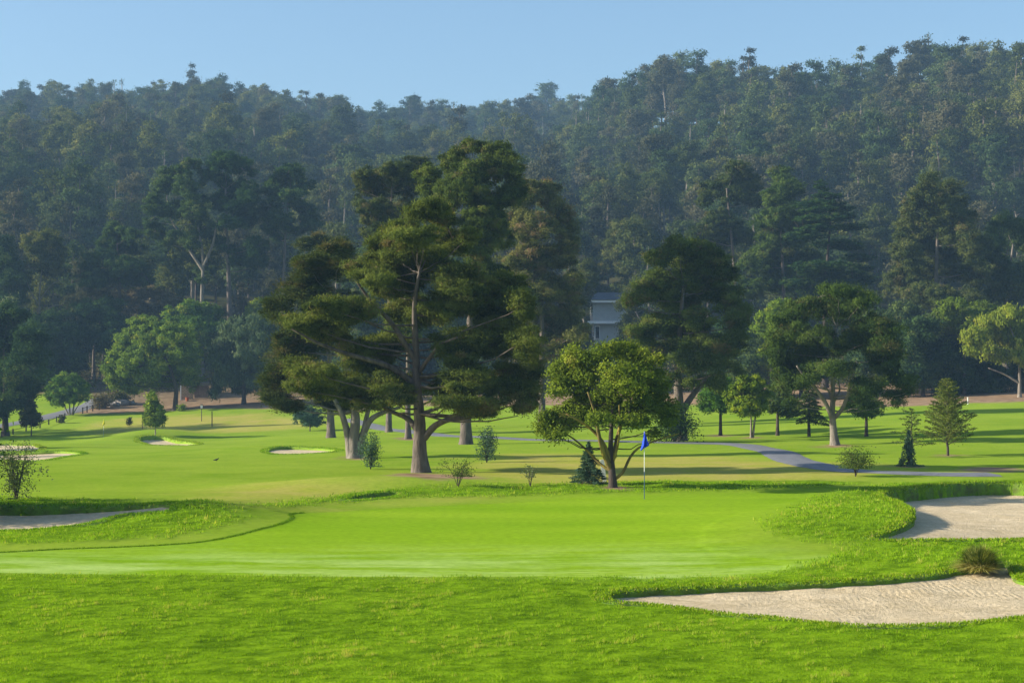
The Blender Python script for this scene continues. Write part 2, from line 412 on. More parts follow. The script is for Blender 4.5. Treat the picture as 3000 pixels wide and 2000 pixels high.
def sandmat():
    m, nt, out = mat('sand')
    v = pos(nt)
    a = noise(nt, v, .8, 4); b_ = noise(nt, v, 14, 5, .7); w = N(nt, 'ShaderNodeTexWave')
    w.inputs['Scale'].default_value = 2.6; w.inputs['Distortion'].default_value = 6; w.inputs['Detail'].default_value = 2
    w.inputs['Detail Scale'].default_value = .6
    w.bands_direction = 'X'; L(nt, v, w.inputs['Vector'])
    c = ramp(nt, a, [(.3, (.57, .45, .27)), (.7, (.72, .585, .38))])
    c = mix(nt, 1., c, ramp(nt, b_, [(.3, (.8, .78, .75)), (.6, (1.08, 1.08, 1.08))]), 'MULTIPLY')
    c = mix(nt, 1., c, ramp(nt, noise(nt, v, 5, 4, .7), [(.35, (.82, .80, .76)), (.6, (1.05, 1.05, 1.05))]), 'MULTIPLY')
    p = N(nt, 'ShaderNodeBsdfPrincipled'); p.inputs['Roughness'].default_value = .95
    p.inputs['Specular IOR Level'].default_value = .1
    L(nt, c, p.inputs['Base Color'])
    rk = math_(nt, 'MULTIPLY', w.outputs['Fac'], ramp(nt, noise(nt, v, .45, 2), [(.52, (0, 0, 0)), (.62, (1, 1, 1))]))
    h = math_(nt, 'ADD', math_(nt, 'MULTIPLY', rk, .13), b_)
    L(nt, bump(nt, h, 1., .07), p.inputs['Normal']); L(nt, p.outputs[0], out.inputs['Surface'])
    return m
SAND = sandmat()
ASPH = plain('path_asphalt', (.17, .17, .175), .85, .2, 3, .01)

# ------------------------------------------------------------------ ground sheet
uc = np.concatenate([np.linspace(-1.1, -.36, 40, endpoint=False), np.linspace(-.36, .36, 760), np.linspace(.36, 1.1, 41)[1:]])
vr = np.concatenate([np.arange(-16, 15, 1.), np.arange(15, 62, .11), 62*np.exp(np.arange(0, math.log(235/62), .0048)), 235*np.exp(np.linspace(.02, math.log(1350/235), 110))])
UU, VV = np.meshgrid(uc, vr)
GX = UU*(np.maximum(VV, -15)+20); GY = VV
gx, gy = GX.ravel(), GY.ravel()
g_, lo_, di_, dr_ = zones(gx, gy)
gz = zb(gx, gy) + .035*lo_ - .012*g_
gz += np.where(gy < 120, lo_*(nz(gx, gy, 3.1, 3, 1)*.025), 0)
for P, dish in BP:
    d = sdf(P[:, :2], gx, gy, 1.0)
    cell = .05 + gy*.0005
    gz = np.where(d > cell, gz-1.3-dish, gz)
nr, nc = GX.shape
ii = (np.arange(nr-1)[:, None]*nc+np.arange(nc-1)[None]).ravel()
ground = mesh('ground', np.stack([gx, gy, gz], 1), np.stack([ii, ii+1, ii+nc+1, ii+nc], 1), TURF, smooth=True)
ca = ground.data.color_attributes.new('zone', 'FLOAT_COLOR', 'POINT')
ca.data.foreach_set('color', np.stack([gcol(gx, gy), lo_, di_, dr_], 1).astype(np.float32).ravel())
tag(ground, 'mown golf course turf with putting green, fairway and rough, rising to wooded hills', None, None, 'structure')

# ------------------------------------------------------------------ blades helper
def blades(X, Y, Z, h, w, lean=.5, tint=None, up=None):
    n = len(X); a = R.uniform(0, 6.283, n); l = R.uniform(0, lean, n)*h; b = R.uniform(0, 6.283, n)
    bx, by = np.cos(b)*w/2, np.sin(b)*w/2
    V = np.empty((n, 3, 3))
    V[:, 0] = np.stack([X-bx, Y-by, Z], 1); V[:, 1] = np.stack([X+bx, Y+by, Z], 1)
    V[:, 2] = np.stack([X+np.cos(a)*l, Y+np.sin(a)*l, Z+h*np.sqrt(np.maximum(1-(l/h)**2*.6, .2))], 1)
    T = np.arange(n*3).reshape(n, 3)
    return V.reshape(-1, 3), T, (tint if tint is not None else R.uniform(0, 1, n))
def inside_bunker(X, Y, margin=0.0):
    m = np.zeros(X.shape, bool)
    for P, _ in BP: m |= sdf(P[:, :2], X, Y, 1.0) > margin
    return m

# rough grass in front and beside the green
VS, TS, TT = [], [], []; nv = 0
def addblades(V, T, t):
    global nv
    VS.append(V); TS.append(T+nv); TT.append(t); nv += len(V)
for (y0, y1, dens, hh, ww) in ((15.5, 22, 3200, .034, .010), (22, 31, 2000, .036, .013), (31, 40, 700, .05, .022), (40, 58, 330, .055, .032)):
    A = (y1-y0)*(y0+y1)*.36
    n = int(A*dens)
    Y = R.uniform(y0, y1, n); X = R.uniform(-.36, .36, n)*Y
    g, lo, di, dr = zones(X, Y)
    k = (R.uniform(.08, 1, n) < lo) & ~inside_bunker(X, Y, -.02) & (di < .5)
    X, Y = X[k], Y[k]
    Z = zb(X, Y)+.035+nz(X, Y, 3.1, 3, 1)*.025-.012
    c = nz(X, Y, .42, 3, 3); c2_ = nz(X, Y, 1.9, 3, 1)
    k2 = R.uniform(0, 1, len(X)) < (.62+.75*c)
    X, Y, Z, c, c2_ = X[k2], Y[k2], Z[k2], c[k2], c2_[k2]
    H = hh*(.45+.5*R.uniform(0, 1, len(X))+1.1*np.maximum(c, 0))*(1+.45*c2_)
    t = np.clip(.44+.34*c+.22*c2_+.15*nz(X, Y, 5.5, 2, 4)+R.normal(0, .16, len(X)), 0, 1)
    addblades(*blades(X, Y, Z, H, ww, .8, t))
for k_ in range(1):
    Pg = GREEN; nxt = np.roll(Pg, -1, 0); sg = np.linalg.norm(nxt-Pg, axis=1)
    pxs = Pg[:, 0]/Pg[:, 1]*F+CX; pyy = HY+CAMZ/Pg[:, 1]*F
    wgt = np.where((pxs < 690) & (Pg[:, 1] > 32), sg, 0); nb = int(wgt.sum()*330)
    ii_ = R.choice(len(Pg), nb, p=wgt/wgt.sum()); f_ = R.uniform(0, 1, nb)[:, None]
    q_ = Pg[ii_]*(1-f_)+nxt[ii_]*f_+R.normal(0, .03, (nb, 2))
    addblades(*blades(q_[:, 0], q_[:, 1], zb(q_[:, 0], q_[:, 1])-.01, .035*R.uniform(.5, 1.2, nb), .02, .5, np.clip(R.normal(.2, .12, nb), 0, 1)))
print('rough blades', sum(len(t) for t in TT))
rg = mesh('rough_grass', np.vstack(VS), np.vstack(TS), G_BLADE, tint=np.concatenate(TT))
tag(rg, 'long green rough grass in the foreground and around the putting green', 'grass', None, 'stuff')

# ------------------------------------------------------------------ bunkers: sand sheet + grassy lip
def make_bunker(P, dish, label):
    O = P[:, :2]; n = len(O)
    cen = O.mean(0); D = cen[1]
    e = empty('sand_bunker', (*cen, float(zb(*cen))), label, 'bunker')
    loc = np.array([*cen, float(zb(*cen))])
    # sand
    step = max(.10, D*.0045)
    lo, hi = O.min(0), O.max(0)
    gx_, gy_ = np.meshgrid(np.arange(lo[0], hi[0], step), np.arange(lo[1], hi[1], step))
    gx_ = (gx_+R.uniform(-.25, .25, gx_.shape)*step).ravel(); gy_ = (gy_+R.uniform(-.25, .25, gy_.shape)*step).ravel()
    d = sdf(O, gx_, gy_, .1)
    k = d > step*.45
    ins = np.stack([gx_[k], gy_[k]], 1); di = d[k]
    rim = zb(O[:, 0], O[:, 1])
    low = rim - P[:, 2]
    w = 1/((ins[:, None, 0]-O[None, :, 0])**2+(ins[:, None, 1]-O[None, :, 1])**2+.02)**1.3
    zi = (w*low).sum(1)/w.sum(1)
    zi = zi - dish*(1-np.exp(-di/.9)) + nz(ins[:, 0], ins[:, 1], 1.3, 3)*.018
    pts = [Vector(p) for p in O]+[Vector(p) for p in ins]
    r = geometry.delaunay_2d_cdt(pts, [(i, (i+1) % n) for i in range(n)], [], 1, 1e-5)
    vs, fs, orig = r[0], r[2], r[3]
    zz = np.concatenate([low, zi])
    V = np.array([[v.x, v.y, zz[o[0]] if o else 0] for v, o in zip(vs, orig)])
    T = np.array([f for f in fs if len(f) == 3])
    mesh('sand', V-loc, T, SAND, e, True)
    # lip: from the surrounding turf over the edge and down to the sand
    nx = np.roll(O, -1, 0)-np.roll(O, 1, 0)
    nrm = np.stack([nx[:, 1], -nx[:, 0]], 1); nrm /= np.linalg.norm(nrm, axis=1)[:, None]+1e-9
    if sdf(O, O[:1, 0]+nrm[:1, 0]*.05, O[:1, 1]+nrm[:1, 1]*.05, 1.)[0] > 0: nrm = -nrm
    ww = .22+D*.0018
    rows = []
    dep = P[:, 2]
    wob = nz(O[:, 0], O[:, 1], .8, 3, 2)*.03
    for off, zf in ((ww, 0), (ww*.5, 1), (.06, 2), (-.05, 3), (-.08, 4), (-.06, 5)):
        q = O+nrm*(off+(wob if 2 <= zf <= 4 else 0)[:, None] if not np.isscalar(wob) and 2 <= zf <= 4 else O*0+off*1.0) if False else O+nrm*(off+(wob[:, None] if 2 <= zf <= 4 else 0))
        base = zg(q[:, 0], q[:, 1])
        top = base+.012+np.minimum(dep, .3)*.10
        z = {0: base-.03, 1: base+.012, 2: top, 3: top-.03-dep*.1, 4: low+.45*(top-low), 5: low-.06}[zf]
        rows.append(np.column_stack([q, z]))
    V = np.vstack(rows); m = len(rows)
    i = np.arange(n); j = (i+1) % n
    Q = np.vstack([np.stack([a*n+i, a*n+j, (a+1)*n+j, (a+1)*n+i], 1) for a in range(m-1)])
    lip = mesh('grass_lip', V-loc, Q, LIP if D < 70 else LIPF, e, True)
    # ragged blades hanging over the edge
    seg = np.linalg.norm(np.roll(O, -1, 0)-O, axis=1); Ltot = seg.sum()
    nb = int(Ltot*min(420, 14000/D))
    s_ = R.choice(n, nb, p=seg/Ltot); f = R.uniform(0, 1, nb)[:, None]
    q = O[s_]*(1-f)+O[(s_+1) % n]*f; nn = nrm[s_]; dd = dep[s_]
    off = R.uniform(-.10, ww, nb)[:, None]
    q2 = q+nn*off
    t0 = zg(q2[:, 0], q2[:, 1])+.015
    drop = np.where(off[:, 0] < 0, R.uniform(0, .75, nb)*dd, 0)
    hh = (.028+.16*np.minimum(dd, .4))*R.uniform(.5, 1.3, nb)*(1+D*.006)
    V, T, t = blades(q2[:, 0], q2[:, 1], t0-drop, hh, .012+D*.0004, .9, np.clip(R.normal(.42, .25, nb)+(R.uniform(0, 1, nb) < .12)*.5, 0, 1))
    mesh('edge_grass', V-loc, T, G_BLADE, e, tint=t)
LIP = plain('lip_turf', (.13, .25, .010), .9, .3, 3, .06, bscale=18, c2=(.10, .13, .025))
LIPF = plain('far_lip_turf', (.19, .30, .018), .9, .12, 3, .05, bscale=14)
bl = ['large pale sand bunker with raked ripples at the lower right, beside the grass clump',
      'deep half shaded sand bunker behind the grassy tongue at the right edge',
      'long shaded sand bunker at the left edge with a dark overhanging lip',
      'small sliver of pale sand under a dry grass lip left of the blue flag',
      'shaded oval bunker below the small cone shaped tree at left',
      'pale far bunker left of the oval bunker, the lower of two at the left edge',
      'small far bunker at the left edge, the upper of two',
      'far shaded bunker left of the thick pale multi stemmed trunk']
for (P, dish), l in zip(BP, bl): make_bunker(P, dish, l)

# ------------------------------------------------------------------ cart path
def ribbon(name, pts, width, m, label, step=.8, dz=.05):
    W = np.array([at(x, y)[:2] for x, y in pts])
    for _ in range(3):
        Q = [W[0]]
        for a, b in zip(W[:-1], W[1:]): Q += [.75*a+.25*b, .25*a+.75*b]
        W = np.array(Q+[W[-1]])
    s = np.concatenate([[0], np.cumsum(np.linalg.norm(np.diff(W, axis=0), axis=1))])
    t = np.arange(0, s[-1], step); W = np.stack([np.interp(t, s, W[:, 0]), np.interp(t, s, W[:, 1])], 1)
    tn = np.gradient(W, axis=0); nn = np.stack([-tn[:, 1], tn[:, 0]], 1); nn /= np.linalg.norm(nn, axis=1)[:, None]
    offs = np.linspace(-1, 1, 7)*width/2
    rows = []
    for k, o in enumerate(offs):
        q = W+nn*(o+(R.uniform(-.04, .04, len(W))*(k in (0, 6)))[:, None])
        z = zb(q[:, 0], q[:, 1])+dz*(0.2 if k in (0, 6) else 1)
        rows.append(np.column_stack([q, z]))
    V = np.vstack(rows); n = len(W); i = np.arange(n-1)
    Q = np.vstack([np.stack([a*n+i, a*n+i+1, (a+1)*n+i+1, (a+1)*n+i], 1) for a in range(6)])
    o = mesh(name, V, Q, m, smooth=True)
    tag(o, label, None, None, 'structure'); return o
ribbon('cart_path', [(800, 962), (860, 979), (939, 991), (1059, 1003), (1200, 1009), (1400, 1014), (1560, 1017), (1680, 1019), (1730, 1025), (1780, 1036), (1805, 1050), (1850, 1066), (1935, 1079), (2040, 1086), (2162, 1090), (2290, 1090)], 1.9, ASPH, 'grey asphalt cart path curving across the fairway', .5)
ribbon('cart_path', [(-60, 987), (0, 978), (60, 968), (110, 957), (162, 945), (195, 935), (218, 926), (240, 915)], 3.4, ASPH, 'grey asphalt cart path rising at the far left', 1.0, .08)
# ------------------------------------------------------------------ foliage
def leafset(C, Rd, n, Lf, Wf, mode, ct, out=None):
    """C (k,3) clump centres, Rd (k,3) radii, n leaves per clump -> quads"""
    k = len(C); m = k*n
    d = R.normal(size=(m, 3)); d /= np.linalg.norm(d, axis=1)[:, None]
    if mode != 'droop':
        fl = (d[:, 2] < -.25) & (R.uniform(0, 1, m) < .6); d[fl, 2] *= -1
    r = R.uniform(.25, 1, m)**.45*(1+R.normal(0, .12, m))
    ci = np.repeat(np.arange(k), n)
    r = np.where(R.uniform(0, 1, m) < .22, r*R.uniform(1.1, 1.9, m), r)
    p = C[ci] + d*Rd[ci]*r[:, None]
    rnd = R.normal(size=(m, 3)); rnd /= np.linalg.norm(rnd, axis=1)[:, None]
    if mode == 'needle':      # tufts point out and up
        a = d*.25+rnd*.9; a[:, 2] += .5
    elif mode == 'droop':
        a = rnd*.5; a[:, 2] -= .9
    elif mode == 'spray':
        a = d*1.0+rnd*.45; a[:, 2] *= .5; a[:, 2] += .15
    else:
        a = rnd+d*.2
    a /= np.linalg.norm(a, axis=1)[:, None]
    nrm = d*1.3+R.normal(size=(m, 3))*.45
    if out is not None: nrm = nrm + out[ci]*1.0
    b = np.cross(nrm, a); b /= np.linalg.norm(b, axis=1)[:, None]+1e-9
    ll = Lf*R.uniform(.6, 1.3, m)[:, None]; ww = Wf*R.uniform(.7, 1.3, m)[:, None]
    V = np.stack([p-a*ll*.5, p+b*ww*.5-a*ll*.05, p+a*ll*.5, p-b*ww*.5-a*ll*.05], 1)
    t = np.clip(ct[ci]+R.normal(0, .085, m), 0, 1)
    return V.reshape(-1, 3), np.arange(m*4).reshape(m, 4), t

def clumps_in(E, Rc, dens, flat, gap=0.12, inner=.35):
    """E (k,6) ellipsoids centre+radii -> clump centres and radii"""
    Cs, Rs, Os = [], [], []
    mid = E[:, :3].mean(0)
    for c in E:
        cen, rad = c[:3], c[3:6]
        area = 4*math.pi*((rad[0]*rad[1])**1.6/3+(rad[0]*rad[2])**1.6/3+(rad[1]*rad[2])**1.6/3)**(1/1.6)
        n = max(4, int(dens*area/(math.pi*Rc*Rc)))
        d = R.normal(size=(n, 3)); d /= np.linalg.norm(d, axis=1)[:, None]
        r = np.where(R.uniform(0, 1, n) < inner, R.uniform(.2, .8, n), R.uniform(.62, 1.22, n))
        q = cen+d*r[:, None]*np.maximum(rad-Rc*.45, rad*.35)
        k = R.uniform(0, 1, n) > gap
        q = q[k]; s = Rc*R.uniform(.6, 1.35, len(q))[:, None]
        Cs.append(q); Rs.append(s*np.array([1, 1, flat])[None])
        o_ = cen-mid; o_ = o_/(np.linalg.norm(o_)+1e-6); Os.append(d[k]*.7+o_*.5)
    global LASTOUT
    LASTOUT = np.vstack(Os)
    return np.vstack(Cs), np.vstack(Rs)

RND_FR = 1621.0
def tree(name, label, base, ells, lm, bm, D=None, mode='needle', Rc=None, leaf=None, asp=.3, dens=1.15, flat=.7,
         cover=3.0, ragged=.35, fill=1.5, trunk=None, tr=.3, limbs=(), cat='tree', group=None, gap=.06, brown=.05, depth=.85, twigs=.5,
         extra=(), lmin=.10, lbm=None, limbname='limb', sink=.15, side=9, topr=.25, clumptint=.22, crown='crown', nolink=False):
    px, py = base
    B = at(px, py) if D is None else on(px, D)
    D0 = B[1]; mpp = D0/F
    e = empty(name, B, label, cat, group)
    ey = HY-(B[2]-CAMZ)/D0*F      # where the base really lands in the photo
    def W(x, y, dd=0.0):
        q = P3(x, y, D0); 
        k = (D0+dd)/D0
        return np.array([q[0]*k, D0+dd, CAMZ+(q[2]-CAMZ)*k])
    hw = (max(c[0]+c[2] for c in ells)-min(c[0]-c[2] for c in ells))/2*mpp
    E = []
    for c in ells:
        cx, cy, rx, ry = c[:4]
        rel = abs((cx-px)*mpp)/max(hw, .1)
        dd = R.uniform(-1, 1)*hw*depth*math.sqrt(max(.12, 1-min(rel, 1)**2))*.8 if len(c) < 5 else c[4]
        q = W(cx, cy, dd)
        E.append([*q, rx*mpp, max(rx*mpp*.95, ry*mpp), ry*mpp])
    E = np.array(E); nE = len(E)
    E2 = []
    for k in range(nE):          # lobes between neighbours close the crown
        dd = np.hypot(E[:, 0]-E[k, 0], E[:, 2]-E[k, 2]); dd[k] = 1e9
        for j in np.argsort(dd)[:2]:
            q = (E[k, :3]+E[j, :3])/2+R.normal(0, .12, 3)*E[k, 3]
            if dd[j] < (E[k, 3]+E[j, 3])*1.15: E2.append([*q, *(np.minimum(E[k, 3:], E[j, 3:])*R.uniform(.75, 1.0))])
    if fill > 0 and E2: Efull = np.vstack([E, np.array(E2)[R.permutation(len(E2))[:int(nE*fill)]]])
    else: Efull = E
    if Rc is None: Rc = max(.22, np.median(np.minimum(E[:, 3], E[:, 5]))*.40)
    Lf = leaf or max(lmin, 3.0*D0/RND_FR)
    if mode in ('needle', 'spray'): asp = min(asp, .2)
    Wf = max(Lf*asp, (.72 if mode in ('needle', 'spray') else 1.05)*D0/RND_FR)
    C, Rd = clumps_in(Efull, Rc, dens, flat, gap)
    n3 = np.sin(C[:, 0]*2.1/(Rc*2.4)+C[:, 2]*1.3/(Rc*2.4)+px)+np.sin(C[:, 2]*2.3/(Rc*2.4)-C[:, 1]*1.7/(Rc*2.4)+px*.7)+np.sin(C[:, 1]*1.9/(Rc*2.4)+C[:, 0]*1.1/(Rc*2.4))
    kk = n3 > -1.55+ragged*1.0
    C, Rd = C[kk], Rd[kk]; LO = LASTOUT[kk]
    nl = max(8, int(cover*math.pi*Rc*Rc*(.5+.5*flat)/(Lf*Wf*.5)))
    if mode == 'needle': pass
    ct = np.clip(R.normal(.45, clumptint, len(C)), 0, .85)
    ct = np.where(R.uniform(0, 1, len(C)) < brown, R.uniform(.86, 1, len(C)), ct)
    V, Q, t = leafset(C, Rd, nl, Lf, Wf, mode, ct, LO)
    z0 = B[2]-.05
    V[:, 2] = np.maximum(V[:, 2], z0)
    mesh(crown, V-B, Q, lm, e, tint=t)
    # trunk
    b = Build()
    tp = list(trunk) if trunk else [(px, py), (px, (py+min(c[1] for c in ells))/2), (np.mean([c[0] for c in ells]), min(c[1] for c in ells)+10)]
    ytop = min(c_[1] for c_ in ells); ybot = max(c_[1] for c_ in ells); ylim = ytop+(ybot-ytop)*.28
    tp = [tp[0]]+[(x, max(y, ylim)) for x, y in tp[1:]]
    tp = [p_ for i, p_ in enumerate(tp) if i == 0 or p_[1] < tp[i-1][1]-1]
    T = [B-np.array([0, 0, sink])]
    for i, (x, y) in enumerate(tp[1:]): T.append(W(x, y, R.uniform(-.1, .1)*hw*.3*(i > 1)))
    T = np.array(T)
    s = np.concatenate([[0], np.cumsum(np.linalg.norm(np.diff(T, axis=0), axis=1))]); s /= s[-1]
    u = np.linspace(0, 1, 22); u = u**1.25
    T2 = np.stack([np.interp(u, s, T[:, i]) for i in range(3)], 1)
    T2[1:-1] = (T2[:-2]+2*T2[1:-1]+T2[2:])/4
    hh = T2[:, 2]-T2[0, 2]
    rad = tr*(1-u**.75*(1-topr))*(1+.45*np.exp(-hh/(tr*1.6)))
    b.tube(T2, rad, side, .07)
    def trunkat(z):
        return np.array([np.interp(z, T2[:, 2], T2[:, i]) for i in range(3)]), np.interp(z, T2[:, 2], rad)
    # boughs from the trunk to every lobe, twigs to some clumps
    top = T2[-1, 2]; low = T2[0, 2]
    for k, q in enumerate(E):
        hd = math.hypot(q[0]-T2[0, 0], q[1]-T2[0, 1])
        zz = min(top-.2, max(low+(top-low)*.3, q[2]-hd*R.uniform(.05, .35)))
        a, ra = trunkat(zz)
        midp = (a+q[:3])/2+np.array([0, 0, -.12*np.linalg.norm(q[:3]-a)])
        r0 = min(ra*.4, max(.02, tr*.17*min(1, np.linalg.norm(q[:3]-a)/(tr*12)+.3)))
        pth = bez(a, midp, q[:3], 8); pth[1:-1] += R.normal(0, .06*Rc+.01, (6, 3))
        b.tube(pth, np.linspace(r0, r0*.3, 8), 5)
    if twigs > 0:
        idx = R.permutation(len(C))[:int(min(len(C)*twigs, 160))]
        for i in idx:
            j = np.argmin(((E[:, :3]-C[i])**2).sum(1))
            a = E[j, :3]; c = C[i]
            pth = bez(a, (a+c)/2+R.normal(0, .15*Rc, 3), c, 4)
            b.tube(pth, np.linspace(max(.012, tr*.07), .008+.00004*D0, 4), 3)
    for ex in extra:          # extra stems of the same trunk: (points, r0, r1)
        pts, r0, r1 = ex
        P = np.array([W(x, y, R.uniform(-.3, .3)*tr) for x, y in pts])
        ss = np.linspace(0, 1, len(P)); uu = np.linspace(0, 1, 12)
        P2 = np.stack([np.interp(uu, ss, P[:, i]) for i in range(3)], 1)
        P2[1:-1] = (P2[:-2]+2*P2[1:-1]+P2[2:])/4
        if pts[0][1] >= py-3: P2[0] = [P2[0][0], B[1], B[2]-sink]
        b.tube(P2, np.linspace(r0, r1, 12), 7, .06)
    b.build('trunk', bm, e, True)
    for lb in limbs:
        pts, r0, r1 = lb[:3]; dd = lb[3] if len(lb) > 3 else 0
        P = np.array([W(x, y, dd*i/(len(pts)-1)) for i, (x, y) in enumerate(pts)])
        ss = np.linspace(0, 1, len(P)); uu = np.linspace(0, 1, 14)
        P2 = np.stack([np.interp(uu, ss, P[:, i]) for i in range(3)], 1)
        for _ in range(2): P2[1:-1] = (P2[:-2]+2*P2[1:-1]+P2[2:])/4
        bb = Build(); bb.tube(P2, np.linspace(r0, r1, 14), 7, .06)
        bb.build(limbname, lbm or bm, e, True)
    if mode == 'needle' or True:
        e['_n'] = 0; del e['_n']
    # everything built in world space; move parts under the base
    for ch in e.children:
        if ch.name.split('.')[0] in ('trunk', limbname):
            me = ch.data; co_ = np.empty(len(me.vertices)*3, np.float32); me.vertices.foreach_get('co', co_)
            co_ = co_.reshape(-1, 3)-B.astype(np.float32); me.vertices.foreach_set('co', co_.ravel()); me.update()
    return e

def conifer(name, label, base, top, hw, lm, bm=BARKD, D=None, low=None, n=70, leaf=None, up=.25, droop=0., asp=.28,
            dens=1., tr=None, cat='tree', group=None, ragged=.2, shape=1.0, crown='crown', side=1.0):
    """small conifer: stem with rings of branches, every branch feathered with needles; px heights from the photo"""
    px, py = base
    B = at(px, py) if D is None else on(px, D)
    D0 = B[1]; mpp = D0/F; H = (py-top)*mpp; W_ = hw*mpp; lowz = ((py-low)*mpp if low else .04*H)
    Lf = leaf or max(.07, 2.2*D0/RND_FR); Wf = max(Lf*asp, .8*D0/RND_FR)
    e = empty(name, B, label, cat, group)
    b = Build(); tr = tr or max(.04, H*.018)
    k = 10; zz = np.linspace(-.05, H*.98, k); P = np.stack([R.normal(0, .01*H, k), R.normal(0, .01*H, k), zz], 1); P[0, :2] = 0; P[1, :2] = 0
    b.tube(P, np.linspace(tr, tr*.15, k), 7)
    ps, ds = [], []
    for i in range(n):
        f = ((i+.5)/n)**.9; z = lowz+(H*.99-lowz)*f
        L_ = W_*((1-f)**shape)*R.uniform(1-ragged*1.6, 1+ragged)+.04*W_
        az = i*2.4+R.uniform(-.4, .4)
        dr = np.array([math.cos(az), math.sin(az), 0])
        s = np.linspace(0, 1, 7)[:, None]
        br = np.array([0, 0, z])+dr*L_*s+np.array([0, 0, 1.])*(up*L_*s-droop*L_*s*s)
        b.tube(br, np.linspace(tr*.3*(1-f)+.006, .004, 7), 3)
        m = int(dens*(L_/Lf)*16)+6
        u = R.uniform(.12, 1, m)**.8
        q = np.stack([np.interp(u, s[:, 0], br[:, j]) for j in range(3)], 1)
        spread = .16*L_*(1.15-u)[:, None]+.02
        q = q+R.normal(size=(m, 3))*spread*np.array([1, 1, .45])
        ps.append(q); dd = dr*1.0+R.normal(size=(m, 3))*.55; dd[:, 2] += up-droop*u*1.6; ds.append(dd)
    p = np.vstack(ps); a = np.vstack(ds); a /= np.linalg.norm(a, axis=1)[:, None]; m = len(p)
    p[:, 2] = np.maximum(p[:, 2], .05)
    c = np.cross(a, R.normal(size=(m, 3))); c /= np.linalg.norm(c, axis=1)[:, None]
    ll = Lf*R.uniform(.6, 1.3, m)[:, None]; ww = Wf*R.uniform(.7, 1.2, m)[:, None]
    V = np.stack([p-a*ll*.5, p+c*ww*.5, p+a*ll*.5, p-c*ww*.5], 1).reshape(-1, 3)
    mesh(crown, V, np.arange(m*4).reshape(m, 4), lm, e, tint=np.clip(R.normal(.5, .2, m), 0, 1))
    b.build('trunk', bm, e, True)
    return e

def shrub(name, label, base, w, h, lm, bm=BARKD, D=None, leaf=None, n=1500, stems=6, cat='shrub', group=None, mode='leaf', sparse=False, asp=.5, lift=.12):
    """many stemmed bush: stems fan out, leaves sit along the stems"""
    px, py = base
    B = at(px, py) if D is None else on(px, D)
    D0 = B[1]; mpp = D0/F; H = h*mpp; W_ = w*mpp/2
    Lf = leaf or max(.05, 2.0*D0/RND_FR); Wf = max(Lf*asp, .9*D0/RND_FR)
    e = empty(name, B, label, cat, group)
    b = Build(); tips = []
    for i in range(stems):
        az = i*2.4+R.uniform(-.5, .5); rr = W_*R.uniform(.25, .85); hh = H*R.uniform(.65, 1.0)
        tip = np.array([math.cos(az)*rr, math.sin(az)*rr, hh*math.sqrt(max(.2, 1-(rr/W_)**2*.5))])
        P = bez([0, 0, -.03], [tip[0]*.35, tip[1]*.35, tip[2]*.55], tip, 7)
        b.tube(P, np.linspace(max(.012, H*.012), .005, 7), 5)
        for q in range(5):
            a = P[R.integers(2, 6)]; t2 = a+R.normal(size=3)*np.array([W_, W_, H*.5])*.33; t2[2] = max(t2[2], H*lift)
            b.tube(bez(a, (a+t2)/2+R.normal(0, .03, 3), t2, 4), np.linspace(.007, .003, 4), 3)
            tips.append(t2)
        tips.append(tip)
    tips = np.array(tips)
    ci = R.integers(0, len(tips), n); sp = (.16 if sparse else .26)
    p = tips[ci]+R.normal(size=(n, 3))*np.array([W_, W_, H*.45])*sp
    p[:, 2] = np.clip(p[:, 2], H*lift, H*1.05)
    a = R.normal(size=(n, 3)); a[:, 2] += .4; a /= np.linalg.norm(a, axis=1)[:, None]
    c = np.cross(a, R.normal(size=(n, 3))); c /= np.linalg.norm(c, axis=1)[:, None]
    ll = Lf*R.uniform(.6, 1.3, n)[:, None]; ww = Wf*R.uniform(.7, 1.2, n)[:, None]
    V = np.stack([p-a*ll*.5, p+c*ww*.5, p+a*ll*.5, p-c*ww*.5], 1).reshape(-1, 3)
    mesh('foliage', V, np.arange(n*4).reshape(n, 4), lm, e, tint=np.clip(R.normal(.5, .2, n), 0, 1))
    b.build('stem', bm, e, True)
    return e
